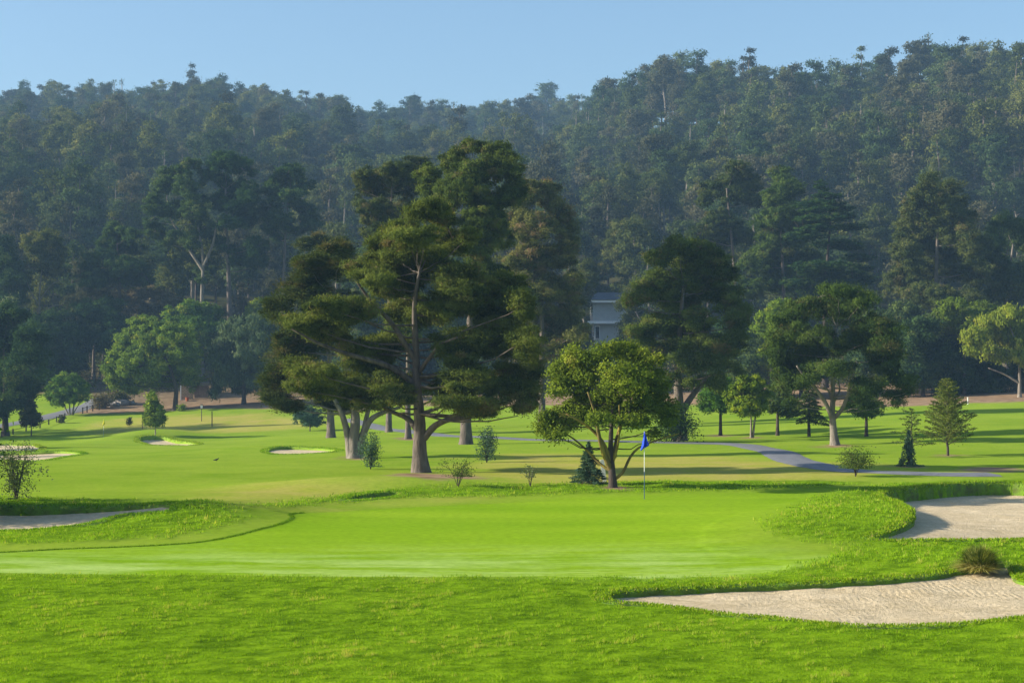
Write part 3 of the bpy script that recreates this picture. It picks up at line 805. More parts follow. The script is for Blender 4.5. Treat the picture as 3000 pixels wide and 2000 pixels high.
# ------------------------------------------------------------------ the trees of the course
tree('pine_tree', 'huge spreading dark pine with a thick bare trunk in the middle of the fairway', (968, 1085),
     [(985,482,42,24),(928,502,36,28),(1020,505,35,22),(955,545,70,32),(1080,540,28,26),(1040,572,55,32),(885,562,48,32),(868,612,58,30),(960,622,80,38),(1060,632,70,38),
      (822,618,40,16),(862,645,46,20),(908,672,50,22),(700,745,58,16),(652,735,28,13),(762,772,55,18),(825,802,55,20),(885,792,60,32),(800,715,66,30),(745,702,45,25),
      (950,722,68,42),(1030,702,68,42),(1110,692,58,42),(1172,652,42,32),(1160,732,60,42),(1202,702,30,40),(1212,782,38,46),(1120,792,70,42),(1040,792,60,38),
      (1222,858,30,42),(1160,868,70,42),(1216,918,26,34),(1080,872,60,32),(1020,888,55,26),(1130,926,55,24),(1040,924,52,18),(940,878,42,24),(870,880,48,26),(810,872,46,20),
      (722,852,55,22),(682,832,38,16),(760,898,55,20),(692,888,42,18),(830,925,52,16),(900,920,40,14),(1190,955,26,14),(1100,948,34,12)],
     G_PINE, BARK, mode='needle', Rc=.33, leaf=.15, asp=.2, dens=1.2, flat=.6, cover=3.4, tr=.34, side=14, gap=.03, brown=.07, twigs=.4, fill=2.0, ragged=.02, depth=.9,
     trunk=[(968,1085),(963,1040),(966,980),(958,900),(955,800),(950,700),(965,590),(975,500)], topr=.16,
     limbs=[([(975,1005),(990,985),(1010,968),(1045,960),(1075,962),(1110,945)],.17,.06,-1.2),([(958,985),(935,958),(905,948),(870,930)],.15,.05,1.0),
            ([(962,950),(1000,940),(1030,925)],.09,.04,-.8),([(956,885),(900,840),(830,822),(740,795),(670,755)],.15,.04,-1.5),
            ([(958,860),(1010,790),(1050,775)],.10,.04,-1.6),([(955,830),(900,740),(850,690),(815,640)],.13,.04,-1.0),([(958,870),(1060,850),(1160,880)],.13,.04,1.0)])
tree('cypress_tree', 'brownish feathery cypress left of the big pine, on a pale multi stemmed trunk', (815, 1052),
     [(792,935,48,20),(745,922,40,22),(850,930,44,16),(702,942,38,16),(645,930,38,20),(620,885,30,30),(662,862,50,36),(652,792,34,38),(640,702,38,38),(700,682,52,46),(742,622,52,42),(780,572,42,32),(702,602,28,22),(762,722,50,46),(722,792,50,36)],
     G_PINEB, BARKP, mode='spray', Rc=.42, leaf=.17, asp=.36, dens=1.1, flat=.6, tr=.34, side=12, brown=.15, trunk=[(815,1052),(812,1010),(818,960),(800,860),(770,720),(765,620)], topr=.12,
     extra=[([(806,1052),(800,1000),(788,955),(760,900)],.26,.09),([(824,1052),(830,1005),(850,960),(885,945),(920,935)],.24,.07),([(818,1040),(836,990),(843,950),(860,900)],.2,.08)])
GB = 'tall pines standing behind the big central pine'
tree('pine_tree', 'tallest dark pine behind the central pine, its rounded top against the hill', (1070, 1020),
     [(1085,345,32,24),(1140,352,38,28),(1040,372,42,26),(1182,388,28,32),(1110,402,58,38),(1190,432,24,34),(1000,402,42,26),(1060,442,58,36),(1150,462,48,38),(1000,452,38,32),(1100,502,58,38),(1150,542,38,32),(1120,605,40,34),(1010,500,40,30),(1080,560,45,35),(1150,640,40,35)],
     G_PINE, BARK, mode='needle', tr=.38, group=GB, brown=.03, trunk=[(1070,1020),(1070,900),(1085,650),(1095,420)])
tree('pine_tree', 'broad flat topped pine behind and left of the central pine crown', (893, 992),
     [(960,377,38,18),(900,388,42,18),(850,402,38,22),(822,432,20,28),(880,432,48,28),(940,432,40,28),(842,478,34,22),(900,492,38,28),(950,482,38,28),(860,530,34,22),(930,545,38,25)],
     G_PINEB, BARK, mode='needle', tr=.28, group=GB, brown=.08, trunk=[(893,992),(893,800),(895,600),(900,430)])
tree('pine_tree', 'slimmer pine whose trunk shows just left of the central trunk', (937, 1008),
     [(900,562,38,36),(930,622,48,38),(892,642,38,38),(940,702,48,38),(920,770,50,36)], G_PINE, BARK, mode='needle', tr=.24, group=GB)
tree('cypress_tree', 'feathery brown cypress on a stout dark trunk behind the pale multi stemmed one', (760, 1005),
     [(760,562,38,32),(722,622,34,34),(702,562,28,22),(790,622,38,38),(740,682,56,38),(800,702,48,38),(690,640,30,30),(660,740,40,34),(640,830,36,30),(610,900,26,26),(690,800,40,40)],
     G_PINEB, BARK, mode='spray', tr=.36, brown=.15, flat=.45, trunk=[(760,1005),(758,900),(755,700),(755,570)])
tree('pine_tree', 'tall grey green pine right of the central pine', (1245, 930),
     [(1225,427,32,16),(1260,442,32,26),(1202,462,38,32),(1282,492,38,28),(1230,522,58,38),(1172,522,28,26),(1300,532,28,28),(1310,582,24,28),(1260,592,58,38),(1202,602,58,38),(1318,642,20,28),(1290,662,48,42),(1230,682,58,38),(1182,662,38,38),(1322,705,24,32),(1285,742,50,36),(1300,775,40,32),(1262,805,42,32),(1330,770,25,25),(1210,760,50,40)],
     G_PINEB, BARK, D=140, mode='needle', tr=.36, brown=.12, trunk=[(1245,930),(1245,760),(1240,600),(1235,470)])
tree('broadleaf_tree', 'yellow green leafy tree with mossy yellow forking limbs beside the blue flag', (1408, 1120),
     [(1320,822,34,26),(1380,812,30,22),(1440,807,45,22),(1482,832,44,32),(1302,862,44,32),(1360,872,58,42),(1430,872,58,46),(1500,882,38,42),(1276,912,34,32),(1330,932,58,36),(1400,932,56,34),(1470,932,58,40),(1522,932,32,32),(1260,965,32,26),(1310,972,42,22),(1375,965,36,15),(1450,970,46,16),(1530,970,28,20),(1246,990,20,14),(1276,1000,22,10),(1510,1000,18,8)],
     G_OLIVE, BARKD, mode='leaf', Rc=.27, leaf=.095, asp=.5, dens=1.1, flat=.85, cover=2.1, fill=.9, ragged=.12, lbm=BARKM, tr=.15, side=12, gap=.1, brown=.02, depth=.9, twigs=.6,
     trunk=[(1408,1120),(1406,1085),(1402,1040),(1404,985),(1408,930),(1410,850)], topr=.15,
     limbs=[([(1404,1078),(1385,1040),(1375,1000),(1368,950),(1350,900)],.10,.03,-.6),([(1404,1070),(1390,1020),(1360,985),(1330,965),(1300,950)],.08,.025,-.4),
            ([(1410,1085),(1380,1068),(1350,1035),(1320,1008),(1290,990)],.06,.02,.5),([(1410,1050),(1418,1000),(1432,960),(1450,910)],.09,.03,.7),
            ([(1412,1100),(1434,1086),(1442,1055),(1460,1030),(1485,1018),(1530,1004),(1560,995)],.06,.02,.2),([(1408,1060),(1420,1020),(1424,975),(1422,930)],.05,.02,-.5)])
tree('pine_tree', 'big dark pine with a thick forked trunk rising out of ivy, right of centre', (1562, 1012),
     [(1560,562,42,24),(1610,577,44,28),(1520,592,38,28),(1650,602,34,28),(1580,632,58,38),(1502,652,44,32),(1650,662,48,38),(1472,682,36,20),(1560,692,68,32),(1690,692,36,32),(1440,698,20,9),(1620,732,58,38),(1698,742,32,32),(1520,742,58,32),(1472,762,32,18),(1560,782,58,32),(1660,792,52,38),(1502,812,42,26),(1600,832,56,26),(1678,852,38,26),(1640,878,36,20),(1590,880,28,14),(1532,868,28,22)],
     G_PINE, BARK, mode='needle', Rc=.48, leaf=.19, asp=.36, fill=1.0, gap=.12, tr=.4, side=12, brown=.08, trunk=[(1562,1012),(1562,950),(1556,880),(1560,780),(1570,620)],
     limbs=[([(1564,950),(1585,915),(1605,890),(1625,865)],.26,.1,.5)])
shrub('ivy_shrub', 'dark green leafy bush around the foot of the forked pine', (1550, 1016), 88, 84, G_DARK, n=5200, stems=14, leaf=.15, lift=.02)
tree('pine_tree', 'wide crowned pine with a pale forking trunk on the right fairway', (1918, 1022),
     [(1930,667,42,22),(1880,682,42,26),(1980,692,42,26),(1840,712,42,28),(1910,722,58,32),(1990,742,52,32),(1812,747,42,28),(2040,762,38,32),(1870,772,58,32),(1950,792,58,32),(1792,802,36,32),(2030,822,48,38),(1840,832,58,30),(1920,848,48,24),(2060,872,36,30),(1992,888,42,22),(1792,862,32,28),(1822,885,34,18),(2040,928,36,14),(1868,870,28,14),(2090,900,16,9),(1990,930,30,11),(1810,925,24,10)],
     G_PINE, BARKP, mode='needle', Rc=.45, leaf=.18, asp=.38, dens=1.0, cover=2.6, fill=1.1, tr=.26, side=12, brown=.09, gap=.1, trunk=[(1918,1022),(1914,985),(1911,950),(1914,910),(1912,860),(1915,760),(1925,690)], topr=.12,
     limbs=[([(1912,962),(1898,925),(1872,890),(1845,860),(1830,840)],.15,.05,-1.2),([(1915,960),(1936,940),(1950,900),(1960,860),(1968,830)],.15,.05,-.8),([(1912,930),(1905,900),(1890,880)],.08,.03,.5),([(1914,925),(1930,895),(1925,870)],.08,.03,.6)])
GR = 'row of small round trees across the right fairway'
tree('small_tree', 'small dark round tree at the left end of the fairway row', (1655, 1000), [(1655,882,36,26),(1648,918,44,30),(1672,925,34,26),(1655,902,44,26),(1632,935,24,16)], G_OAK, BARKD, mode='leaf', flat=.8, tr=.14, group=GR, topr=.5)
tree('small_tree', 'small bright green round tree on a pale twin trunk in the fairway row', (1725, 1005), [(1722,882,40,20),(1700,912,34,26),(1740,915,34,28),(1718,940,40,18),(1755,900,24,20)], G_YEL, BARKP, mode='leaf', flat=.8, tr=.09, group=GR, extra=[([(1729,1005),(1732,975),(1738,940)],.09,.05)])
tree('small_tree', 'small dark tree third from the left in the fairway row', (1786, 1000), [(1788,898,34,24),(1795,930,38,26),(1770,930,26,20),(1815,945,22,16)], G_DARK, BARKD, mode='leaf', flat=.8, tr=.14, group=GR, topr=.5)
conifer('small_tree', 'small dark layered conifer left of the pale forking pine trunk', (1858, 1002), 888, 46, G_DARK, low=972, n=46, up=.1, droop=.25, tr=.13, group=GR, shape=.55, dens=1.6)
tree('small_tree', 'small dark round tree right of the pale forking pine trunk', (1990, 1002), [(1984,900,32,20),(1968,930,28,22),(2005,932,28,24),(1985,945,38,16),(1986,920,34,24)], G_OAK, BARKD, mode='leaf', flat=.8, tr=.13, group=GR, topr=.5)
conifer('fir_tree', 'bushy olive green fir on a short bare trunk, with a thin leader, far right', (2177, 1046), 868, 62, G_FIR, low=1022, n=95, up=.55, droop=.1, tr=.07, ragged=.25, shape=.62, dens=1.1)
conifer('spruce_tree', 'narrow weeping blue green spruce beside the thin larch', (2087, 1071), 985, 27, G_BLUE, low=1068, n=60, up=-.45, droop=.9, tr=.05, shape=.8, dens=1.2, ragged=.4)
conifer('larch_tree', 'thin open larch with sparse yellowish branches behind the weeping spruce', (2093, 1050), 936, 38, G_FIR, low=1025, n=34, up=.2, droop=.1, tr=.05, shape=.5, ragged=.5, dens=.6)
conifer('spruce_tree', 'low blue green spruce with a thin tip left of the mossy trunk', (1352, 1112), 1012, 44, G_BLUE, low=1108, n=80, up=.05, droop=.15, tr=.05, shape=1.15, dens=1.5)
shrub('bush', 'rounded twiggy bush beside the cart path', (1965, 1094), 84, 66, G_FIR, n=2600, stems=9, lift=.3)
shrub('columnar_shrub', 'upright leafy young tree right of the pale multi stemmed trunk', (851, 1077), 46, 80, G_BLUE, n=2200, stems=6, lift=.08)
shrub('columnar_shrub', 'upright dark young tree right of the central pine trunk', (1118, 1062), 46, 80, G_BLUE, n=2000, stems=6, lift=.08)
shrub('sapling', 'thin leafy sapling on the mulch right of the central pine', (1052, 1118), 76, 72, G_FIR, n=800, stems=7, sparse=True, lift=.35)
shrub('sapling', 'tiny sparse sapling between the central pine and the yellow green tree', (1218, 1117), 44, 55, G_WILLOW, n=260, stems=4, sparse=True, lift=.4)
shrub('sapling', 'large sparse sapling at the left edge above the long bunker', (38, 1150), 105, 132, G_WILLOW, n=2400, stems=9, sparse=True, lift=.05, leaf=.075)
tree('small_tree', 'blue green round tree under the feathery cypress', (712, 990), [(712,950,30,20),(700,965,24,16),(726,966,20,16),(690,955,16,10)], G_BLUE, BARKD, mode='needle', flat=.8, tr=.07)
tree('small_tree', 'young oak with three pale stems beside the far cart path', (160, 953),
     [(150,875,34,18),(125,896,24,20),(170,900,34,26),(134,918,28,16),(190,915,18,18),(182,882,20,14)], G_OAK, BARKP, mode='leaf', flat=.75, tr=.13, extra=[([(166,953),(170,930),(172,905)],.12,.06),([(157,952),(148,932),(142,915)],.10,.05),([(168,950),(180,930),(192,915)],.07,.03)])
tree('small_tree', 'small cone shaped tree standing on the mound above the oval bunker', (357, 999),
     [(350,915,12,14),(352,932,18,16),(355,950,26,18),(350,966,26,14),(366,964,24,14)], G_OAK, BARKP, mode='leaf', flat=.9, tr=.07, Rc=.3, cover=3.2)
tree('small_tree', 'small brownish tree near the left edge by the low fence', (72, 1001),
     [(70,932,14,14),(68,950,20,16),(78,965,20,16),(60,968,16,12)], G_SCRUB, BARKD, mode='leaf', flat=.9, tr=.08, cover=3.0)

# ---- left background
GL = 'dark oaks behind the far cart path'
tree('oak_tree', 'dark spreading tree at the left edge in front of the cart path', (12, 992),
     [(20,722,46,36),(62,782,46,38),(8,802,56,46),(50,852,56,42),(0,882,46,46),(66,898,32,32),(15,940,40,26),(-40,782,56,56),(-40,902,46,46),(-70,850,60,60)], G_DARK, BARKD, D=172, mode='leaf', flat=.7, tr=.4)
tree('oak_tree', 'dark oak with leaning pale stems at the left edge of the wooded slope', (215, 905),
     [(240,702,48,24),(200,722,44,32),(270,742,32,36),(230,772,56,32),(190,790,42,28),(262,790,30,26)], G_DARK, BARK, D=232, mode='leaf', flat=.7, tr=.3, group=GL, extra=[([(222,900),(232,850),(240,800)],.25,.15)])
tree('oak_tree', 'dark oak between the left edge trees and the young three stemmed oak', (120, 905),
     [(110,732,44,26),(88,772,46,32),(150,772,44,32),(132,822,54,32),(82,832,42,32),(105,868,46,26),(170,830,36,30)], G_DARK, BARKD, D=226, mode='leaf', flat=.7, tr=.32, group=GL)
tree('broadleaf_tree', 'small light olive tree high at the left edge', (22, 800), [(20,706,22,26),(26,742,28,26),(16,770,24,20)], G_WILLOW, BARKD, D=228, mode='leaf', flat=.9, tr=.15)
tree('oak_tree', 'broad bright green oak behind the small cone shaped tree', (402, 926),
     [(340,747,44,22),(292,782,32,26),(350,792,48,32),(400,772,44,32),(272,822,32,26),(320,842,54,38),(380,852,48,38),(430,832,38,38),(266,870,30,26),(310,888,38,20),(440,876,26,24),(365,882,36,18),(255,845,22,20)], G_OAK, BARKD, D=203, mode='leaf', flat=.7, tr=.36, clumptint=.24, trunk=[(402,926),(405,890),(390,840),(360,780)])
tree('oak_tree', 'green oak behind the broad bright oak, below the tall pine trunks', (450, 860),
     [(430,712,42,22),(480,722,38,22),(450,752,48,28),(500,762,32,22),(400,735,30,22),(470,790,45,30)], G_OAK, BARKD, D=228, mode='leaf', flat=.7, tr=.3)
tree('willow_tree', 'grey green weeping tree right of the stone shed', (560, 930),
     [(560,752,46,26),(608,742,38,26),(532,792,42,32),(590,792,48,32),(502,802,26,22),(618,842,34,36),(550,842,44,34),(500,842,24,24),(558,880,46,26),(510,884,22,22),(608,888,28,26),(580,815,40,30),(490,900,12,12),(620,790,30,34)], G_WILLOW, BARKD, D=205, mode='droop', flat=.85, tr=.3)
tree('scrub_tree', 'low tan brown scrubby tree below the dark cypress on the left slope', (345, 790), [(350,677,42,20),(302,682,42,18),(390,692,28,20),(330,710,50,24),(380,735,36,26)], G_TAN, BARKP, D=244, mode='leaf', flat=.8, tr=.15)
tree('small_tree', 'small bright yellow tree beside the third tall pine', (603, 790), [(600,694,24,12),(590,715,30,20),(620,712,22,18),(600,750,34,26)], G_YEL, BARKD, D=236, mode='leaf', flat=.8, tr=.1)
GT = 'three tall pines standing together on the left slope'
tree('pine_tree', 'tallest of the three left slope pines, a straight bare trunk under a rounded top', (528, 800),
     [(520,366,36,22),(560,392,28,26),(490,402,32,22),(540,432,46,26),(575,442,22,32),(500,462,38,22),(570,502,28,28),(530,512,38,18),(590,562,28,20),(560,600,36,18),(600,602,18,16),(482,542,22,12),(520,570,26,10),(545,470,35,22)],
     G_DARK, BARK, D=233, mode='needle', tr=.55, trunk=[(528,800),(526,660),(521,540),(518,400)], group=GT)
tree('pine_tree', 'left one of the three tall slope pines, its limbs spreading in a V', (462, 780),
     [(440,377,24,15),(400,402,32,20),(370,432,26,18),(430,432,38,22),(350,472,22,22),(400,482,38,22),(450,482,34,20),(358,532,28,18),(408,540,22,12),(440,560,22,16),(384,560,20,10),(470,620,26,11),(465,645,16,9),(345,505,18,16),(470,520,24,24)],
     G_DARK, BARKP, D=232, mode='needle', tr=.45, trunk=[(462,780),(464,660),(468,600),(455,520),(440,400)], group=GT, limbs=[([(466,620),(425,560),(390,500)],.26,.1),([(468,610),(490,560),(500,500)],.26,.1)])
tree('pine_tree', 'right one of the three tall slope pines, with an open irregular crown', (648, 760),
     [(670,392,32,15),(640,422,32,18),(700,422,22,18),(670,452,38,18),(620,472,28,20),(700,482,28,18),(640,502,32,18),(716,520,28,13),(620,522,20,18),(680,530,28,12),(640,550,18,8)],
     G_DARK, BARK, D=234, mode='needle', tr=.42, trunk=[(648,760),(652,620),(656,520),(665,410)], group=GT)
tree('cypress_tree', 'dark layered cypress left of the three tall pines', (275, 800),
     [(265,522,26,15),(300,537,22,15),(250,557,32,17),(290,572,38,17),(230,592,38,17),(285,607,42,19),(320,612,28,17),(240,632,42,17),(300,642,48,17),(200,612,22,12),(340,642,18,12),(210,650,30,15)],
     G_DARK, BARKD, D=238, mode='needle', tr=.4)
tree('pine_tree', 'dark pine high at the left edge', (10, 820), [(0,562,38,26),(20,602,42,32),(20,652,48,32),(-30,620,50,50),(30,690,40,25)], G_DARK, BARK, D=236, mode='needle', tr=.35)
tree('pine_tree', 'pine with bare whitish lower branches near the left edge', (90, 800), [(100,547,42,20),(70,572,28,18),(132,582,28,22),(92,602,38,18),(120,620,36,20)], G_HILL, BARKP, D=237, mode='needle', tr=.3, twigs=.8,
     limbs=[([(90,690),(120,650),(150,640)],.1,.04),([(90,700),(70,670),(60,640)],.1,.04),([(90,720),(125,700),(150,702)],.09,.03)])

# ---- right background
tree('pine_tree', 'leftmost tall open pine of the right background group', (1690, 910),
     [(1690,387,32,18),(1640,432,38,22),(1720,422,32,28),(1680,452,38,22),(1620,462,22,18),(1740,462,22,22),(1655,502,38,22),(1700,542,42,28),(1645,550,38,28),(1600,540,30,22)], G_PINEB, BARK, D=212, mode='needle', tr=.42, twigs=.8)
tree('pine_tree', 'dark dense pine in the middle of the right background group', (1800, 905),
     [(1795,402,28,18),(1820,432,32,22),(1780,452,32,26),(1800,492,46,28),(1760,522,42,28),(1840,522,42,28),(1790,572,56,32),(1738,602,38,28),(1850,602,46,32),(1800,652,56,32),(1720,660,40,32)], G_PINE, BARK, D=206, mode='needle', tr=.42)
tree('cypress_tree', 'spreading cypress with upswept layered branches in the right background', (1895, 900),
     [(1885,425,14,14),(1900,450,34,9),(1862,470,36,10),(1930,480,32,9),(1890,502,54,11),(1950,522,38,9),(1850,542,46,12),(1920,562,56,12),(1970,592,38,11),(1890,612,66,14),(1960,650,48,13),(1900,672,66,16),(1830,650,40,14),(1985,640,30,10)], G_DARK, BARKD, D=198, mode='spray', tr=.42, flat=.35, depth=1.)
tree('pine_tree', 'massive dark conical pine at the right with a pointed top', (2150, 895),
     [(2140,412,26,18),(2180,432,32,22),(2110,452,32,26),(2160,482,48,28),(2210,492,32,28),(2090,512,38,28),(2150,542,56,32),(2230,552,38,32),(2080,572,42,28),(2150,612,66,38),(2240,622,32,38),(2070,642,46,32),(2140,682,66,32),(2220,692,48,28)], G_PINEB, BARK, D=188, mode='needle', tr=.5)
tree('pine_tree', 'shadowy dark pine with dead grey spikes at the right edge', (2310, 885),
     [(2310,512,38,26),(2280,562,32,28),(2340,552,36,32),(2300,622,46,38),(2360,642,46,46),(2300,682,46,28),(2400,562,46,46)], G_DARK, BARKP, D=192, mode='needle', tr=.4,
     limbs=[([(2300,600),(2298,570),(2296,535)],.12,.03,-3),([(2305,600),(2315,575),(2318,548)],.1,.03,-3),([(2290,610),(2282,585),(2280,560)],.1,.03,-3)])
tree('broadleaf_tree', 'rounded yellow green tree in front of the massive dark pine', (2215, 895),
     [(2190,702,32,18),(2240,707,38,16),(2170,732,32,22),(2230,742,48,22),(2278,722,28,18),(2200,772,48,22),(2150,760,24,20)], G_OLIVE, BARKD, D=176, mode='leaf', flat=.8, tr=.25, clumptint=.1)
tree('willow_tree', 'drooping yellowish oak with a pale crooked trunk at the right edge', (2342, 895),
     [(2330,717,36,20),(2280,742,38,20),(2240,772,32,20),(2300,772,42,26),(2350,772,42,32),(2230,802,22,15),(2280,812,26,22),(2350,822,32,26),(2400,762,46,46),(2420,820,40,36)], G_OLIVE, BARKP, D=168, mode='droop', flat=.85, tr=.22, gap=.2, limbs=[([(2342,880),(2310,860),(2270,845)],.14,.05)])
tree('broadleaf_tree', 'yellow green tree peeping out left of the pale trunked pine', (1765, 915),
     [(1790,702,28,16),(1760,732,32,18),(1740,772,28,20),(1790,762,36,26),(1730,792,22,18),(1760,820,36,26)], G_YEL, BARKD, D=182, mode='leaf', flat=.8, tr=.2, clumptint=.1)
GH = 'dark rounded oaks massed along the right tree line'
hd = [(1720,'left end of the dark oaks, under the big forked pine',182,825,.9),(1690,'dark oak filling in behind the fairway row',188,800,1.),(1840,'dark oak right behind the layered conifer',184,815,1.05),(2010,'dark oak showing right of the pale trunked pine',178,800,1.1),
      (2075,'dark oak behind the small round tree with the thin trunk',182,770,1.),(2120,'dark oak below the massive conical pine',176,810,1.1),(2185,'dark oak under the rounded yellow green tree',178,835,1.),(2262,'dark oak left of the drooping oak',180,840,.95),(2380,'dark oak behind the drooping oak at the right edge',182,830,1.2)]
for x, lb, D_, cy, s in hd:
    tree('oak_tree', lb, (x, 905), [(x,cy-52*s,38*s,26*s),(x-28*s,cy-20,38*s,32*s),(x+30*s,cy-18,38*s,32*s),(x,cy+12,52*s,36*s),(x-34*s,cy+40,30*s,30*s),(x+36*s,cy+42,30*s,30*s),(x,cy+55,44*s,26*s)], G_DARK, BARKD, D=D_, mode='leaf', flat=.75, tr=.25, group=GH, twigs=.2)
GM = 'pines filling the gap behind the yellow green tree'
GC = 'dark trees far behind the big central pine'
for x_, D_, lb in ((850, 212, 'left'), (960, 218, 'middle'), (1075, 210, 'right')):
    tree('oak_tree', 'dark tree far behind the big central pine, the %s one of three' % lb, (x_, 905), [(x_, 600, 50, 36), (x_-36, 650, 44, 34), (x_+38, 655, 44, 34), (x_, 690, 56, 36), (x_-40, 730, 44, 36), (x_+40, 735, 44, 36), (x_, 780, 60, 36), (x_-30, 830, 50, 32), (x_+32, 835, 50, 32), (x_, 870, 56, 26)], G_DARK, BARKD, D=D_, mode='leaf', tr=.3, group=GC, twigs=.2)
tree('pine_tree', 'pine standing left of the pale house', (1345, 905), [(1350,620,34,24),(1330,660,34,28),(1335,700,22,28),(1325,800,34,28),(1322,840,38,26)], G_HILL, BARKP, D=222, mode='needle', tr=.3, group=GM)
tree('pine_tree', 'pine standing just above the roof of the pale house', (1440, 830), [(1450,522,42,22),(1420,562,38,26),(1480,562,38,26),(1450,602,46,26),(1402,612,38,20),(1500,600,30,24)], G_HILL, BARKP, D=268, mode='needle', tr=.35, group=GM)

tree('pine_tree', 'pine covering the right end of the pale house', (1500, 905), [(1450,705,32,28),(1475,750,44,32),(1434,738,20,18),(1440,785,28,26),(1462,672,30,18),(1505,810,40,32),(1520,680,30,26),(1450,822,34,22),(1400,826,34,16)], G_HILL, BARKP, D=214, mode='needle', tr=.28, group=GM)
tree('oak_tree', 'dark bushy oak hiding the foot of the pale house', (1372, 905), [(1372,818,34,20),(1345,840,30,24),(1400,845,36,24),(1375,865,40,22),(1430,850,34,24)], G_DARK, BARKD, D=200, mode='leaf', tr=.2, group=GM)
# ------------------------------------------------------------------ forest on the hills
def hill_variant(k):
    r = np.random.default_rng(100+k)
    H = 20.; style = k % 4
    E = []
    nb = 6+k % 4
    for i in range(nb):
        f = i/(nb-1)
        if style == 0: z = H*(.42+.48*f); w = 3.1*(1.15-.55*f); off = 2.0*(1-f*.5)     # rounded
        elif style == 1: z = H*(.60+.30*f); w = 3.1*(1-.3*f); off = 2.5*(1-.5*f)         # umbrella
        elif style == 2: z = H*(.30+.62*f); w = 3.0*(1.08-.8*f); off = 1.2*(1-f)       # cone
        else: z = H*(.36+.54*f); w = 2.7*(1.1-.45*f); off = 2.0*(1-f*.3)                 # ragged
        a = i*2.4+k; 
        E.append([math.cos(a)*off*r.uniform(.4, 1.2), math.sin(a)*off*r.uniform(.4, 1.2), z+r.uniform(-.5, .5), w*r.uniform(.8, 1.15), w*r.uniform(.8, 1.15), w*r.uniform(.55, .8)])
    E = np.array(E)
    C, Rd = clumps_in(E, .95, .95, .7, .1, .12)
    ct = np.clip(R.normal(.45, .15, len(C)), 0, 1)
    V, Q, t = leafset(C, Rd, 44 if k != 10 else 9, .55, .24, 'needle', ct, LASTOUT)
    b = Build()
    P = np.array([[0, 0, -1.5], [r.normal(0, .2), r.normal(0, .2), H*.4], [r.normal(0, .4), r.normal(0, .4), H*.7], [E[-1][0]*.5, E[-1][1]*.5, H*.93]])
    b.tube(P, [.26, .21, .15, .05], 6)
    for q in E:
        z = q[2]-1.6; a = np.array([np.interp(z, P[:, 2], P[:, j]) for j in range(3)])
        b.tube(bez(a, (a+q[:3])/2-np.array([0, 0, .4]), q[:3], 4), np.linspace(.08 if k != 10 else .13, .03, 4), 4)
    e = empty('hill_pine', (0, 0, 0))
    mesh('crown', V, Q, (G_HILL, G_HILL3, G_HILL2)[k % 3], e, tint=t)
    b.build('trunk', BARKP if k % 4 == 1 or k == 10 else BARK, e)
    return e
NVAR = 12
protos = [hill_variant(k) for k in range(NVAR)]

pts = []
for Y in np.arange(246, 1010, 8.0):
    st = 8.0+max(0, Y-500)*.002
    xs = np.arange(-.40*Y, .40*Y, st)+R.uniform(0, st)
    for x in xs:
        X = x+R.uniform(-2.8, 2.8); y = Y+R.uniform(-3, 3)
        px = CX+X/y*F
        Dr = np.interp(px, RX, RD)
        if y > Dr+14: continue
        if 1325 < px < 1490 and y < 257: continue
        pts.append((X, y))
pts = np.array(pts)
Z = zb(pts[:, 0], pts[:, 1])
S = np.clip(np.exp(R.normal(-.10, .20, len(pts))), .6, 1.3); 
PXX = CX+pts[:, 0]/pts[:, 1]*F; TOPY = HY-(Z+20*S-CAMZ)/pts[:, 1]*F
Drr = np.interp(PXX, RX, RD)
# specimen skyline trees a little taller
for sx, ss in ((447, 1.5), (1257, 1.6), (2120, 1.35), (950, 1.35), (1480, 1.3), (185, 1.2), (700, 1.15), (1690, 1.15)):
    k = np.argmin(np.abs(PXX-sx)+np.abs(pts[:, 1]-Drr)*1.0); S[k] = ss
S *= np.where(pts[:, 1] < 300, .85, 1)
var = R.integers(0, NVAR, len(pts)); rot = R.uniform(0, 6.28, len(pts))
TOPY = HY-(Z+20*S-CAMZ)/pts[:, 1]*F
# how much of each tree the photo shows: rows nearer the camera hide the ones behind
mid = np.interp(PXX, [0, 160, 340, 380, 560, 740, 800, 830, 1080, 1200, 1340, 1420, 1580, 1640, 1780, 1960, 2020, 2100, 2200, 2270, 2352], [560, 520, 520, 420, 360, 430, 520, 420, 320, 380, 560, 600, 600, 420, 400, 480, 560, 430, 440, 500, 540])
order = np.argsort(pts[:, 1]); size = 20*S/pts[:, 1]
edge = np.abs(pts[:, 1]-Drr) < 16
score = size*np.where(TOPY < mid-8, 1, .0)*np.where(edge, 1.5, 1)
infr = (PXX > -10) & (PXX < 2362)
score = np.where(infr, score, 0)
keep = np.argsort(-score)[:300]
ks = set(keep.tolist())
def lab(i):
    x, y, e_ = PXX[i], TOPY[i], edge[i]
    side = ('over the far left edge' if x < 160 else 'left of the three tall pines' if x < 340 else 'over the three tall pines' if x < 600 else 'right of the three tall pines' if x < 800 else
            'over the left shoulder of the central pine' if x < 980 else 'over the central pine' if x < 1180 else 'over the pine right of the central one' if x < 1340 else 'over the pale house' if x < 1500 else
            'over the big forked pine' if x < 1640 else 'over the right background pines' if x < 1800 else 'over the spreading cypress' if x < 1990 else 'over the massive conical pine' if x < 2230 else 'over the far right edge')
    if e_ and y < np.interp(x, RX, RY)+26: return 'ridge pine against the sky '+side, 'hill pines on the skyline '+side
    r = np.interp(x, RX, RY)
    zone = 'high on the wooded hill' if y < r+(mid[i]-r)*.4 else 'halfway up the wooded hill' if y < r+(mid[i]-r)*.7 else 'low on the wooded hill'
    return 'pine '+zone+' '+side, 'hill pines '+zone+' '+side
usedp = [False]*NVAR
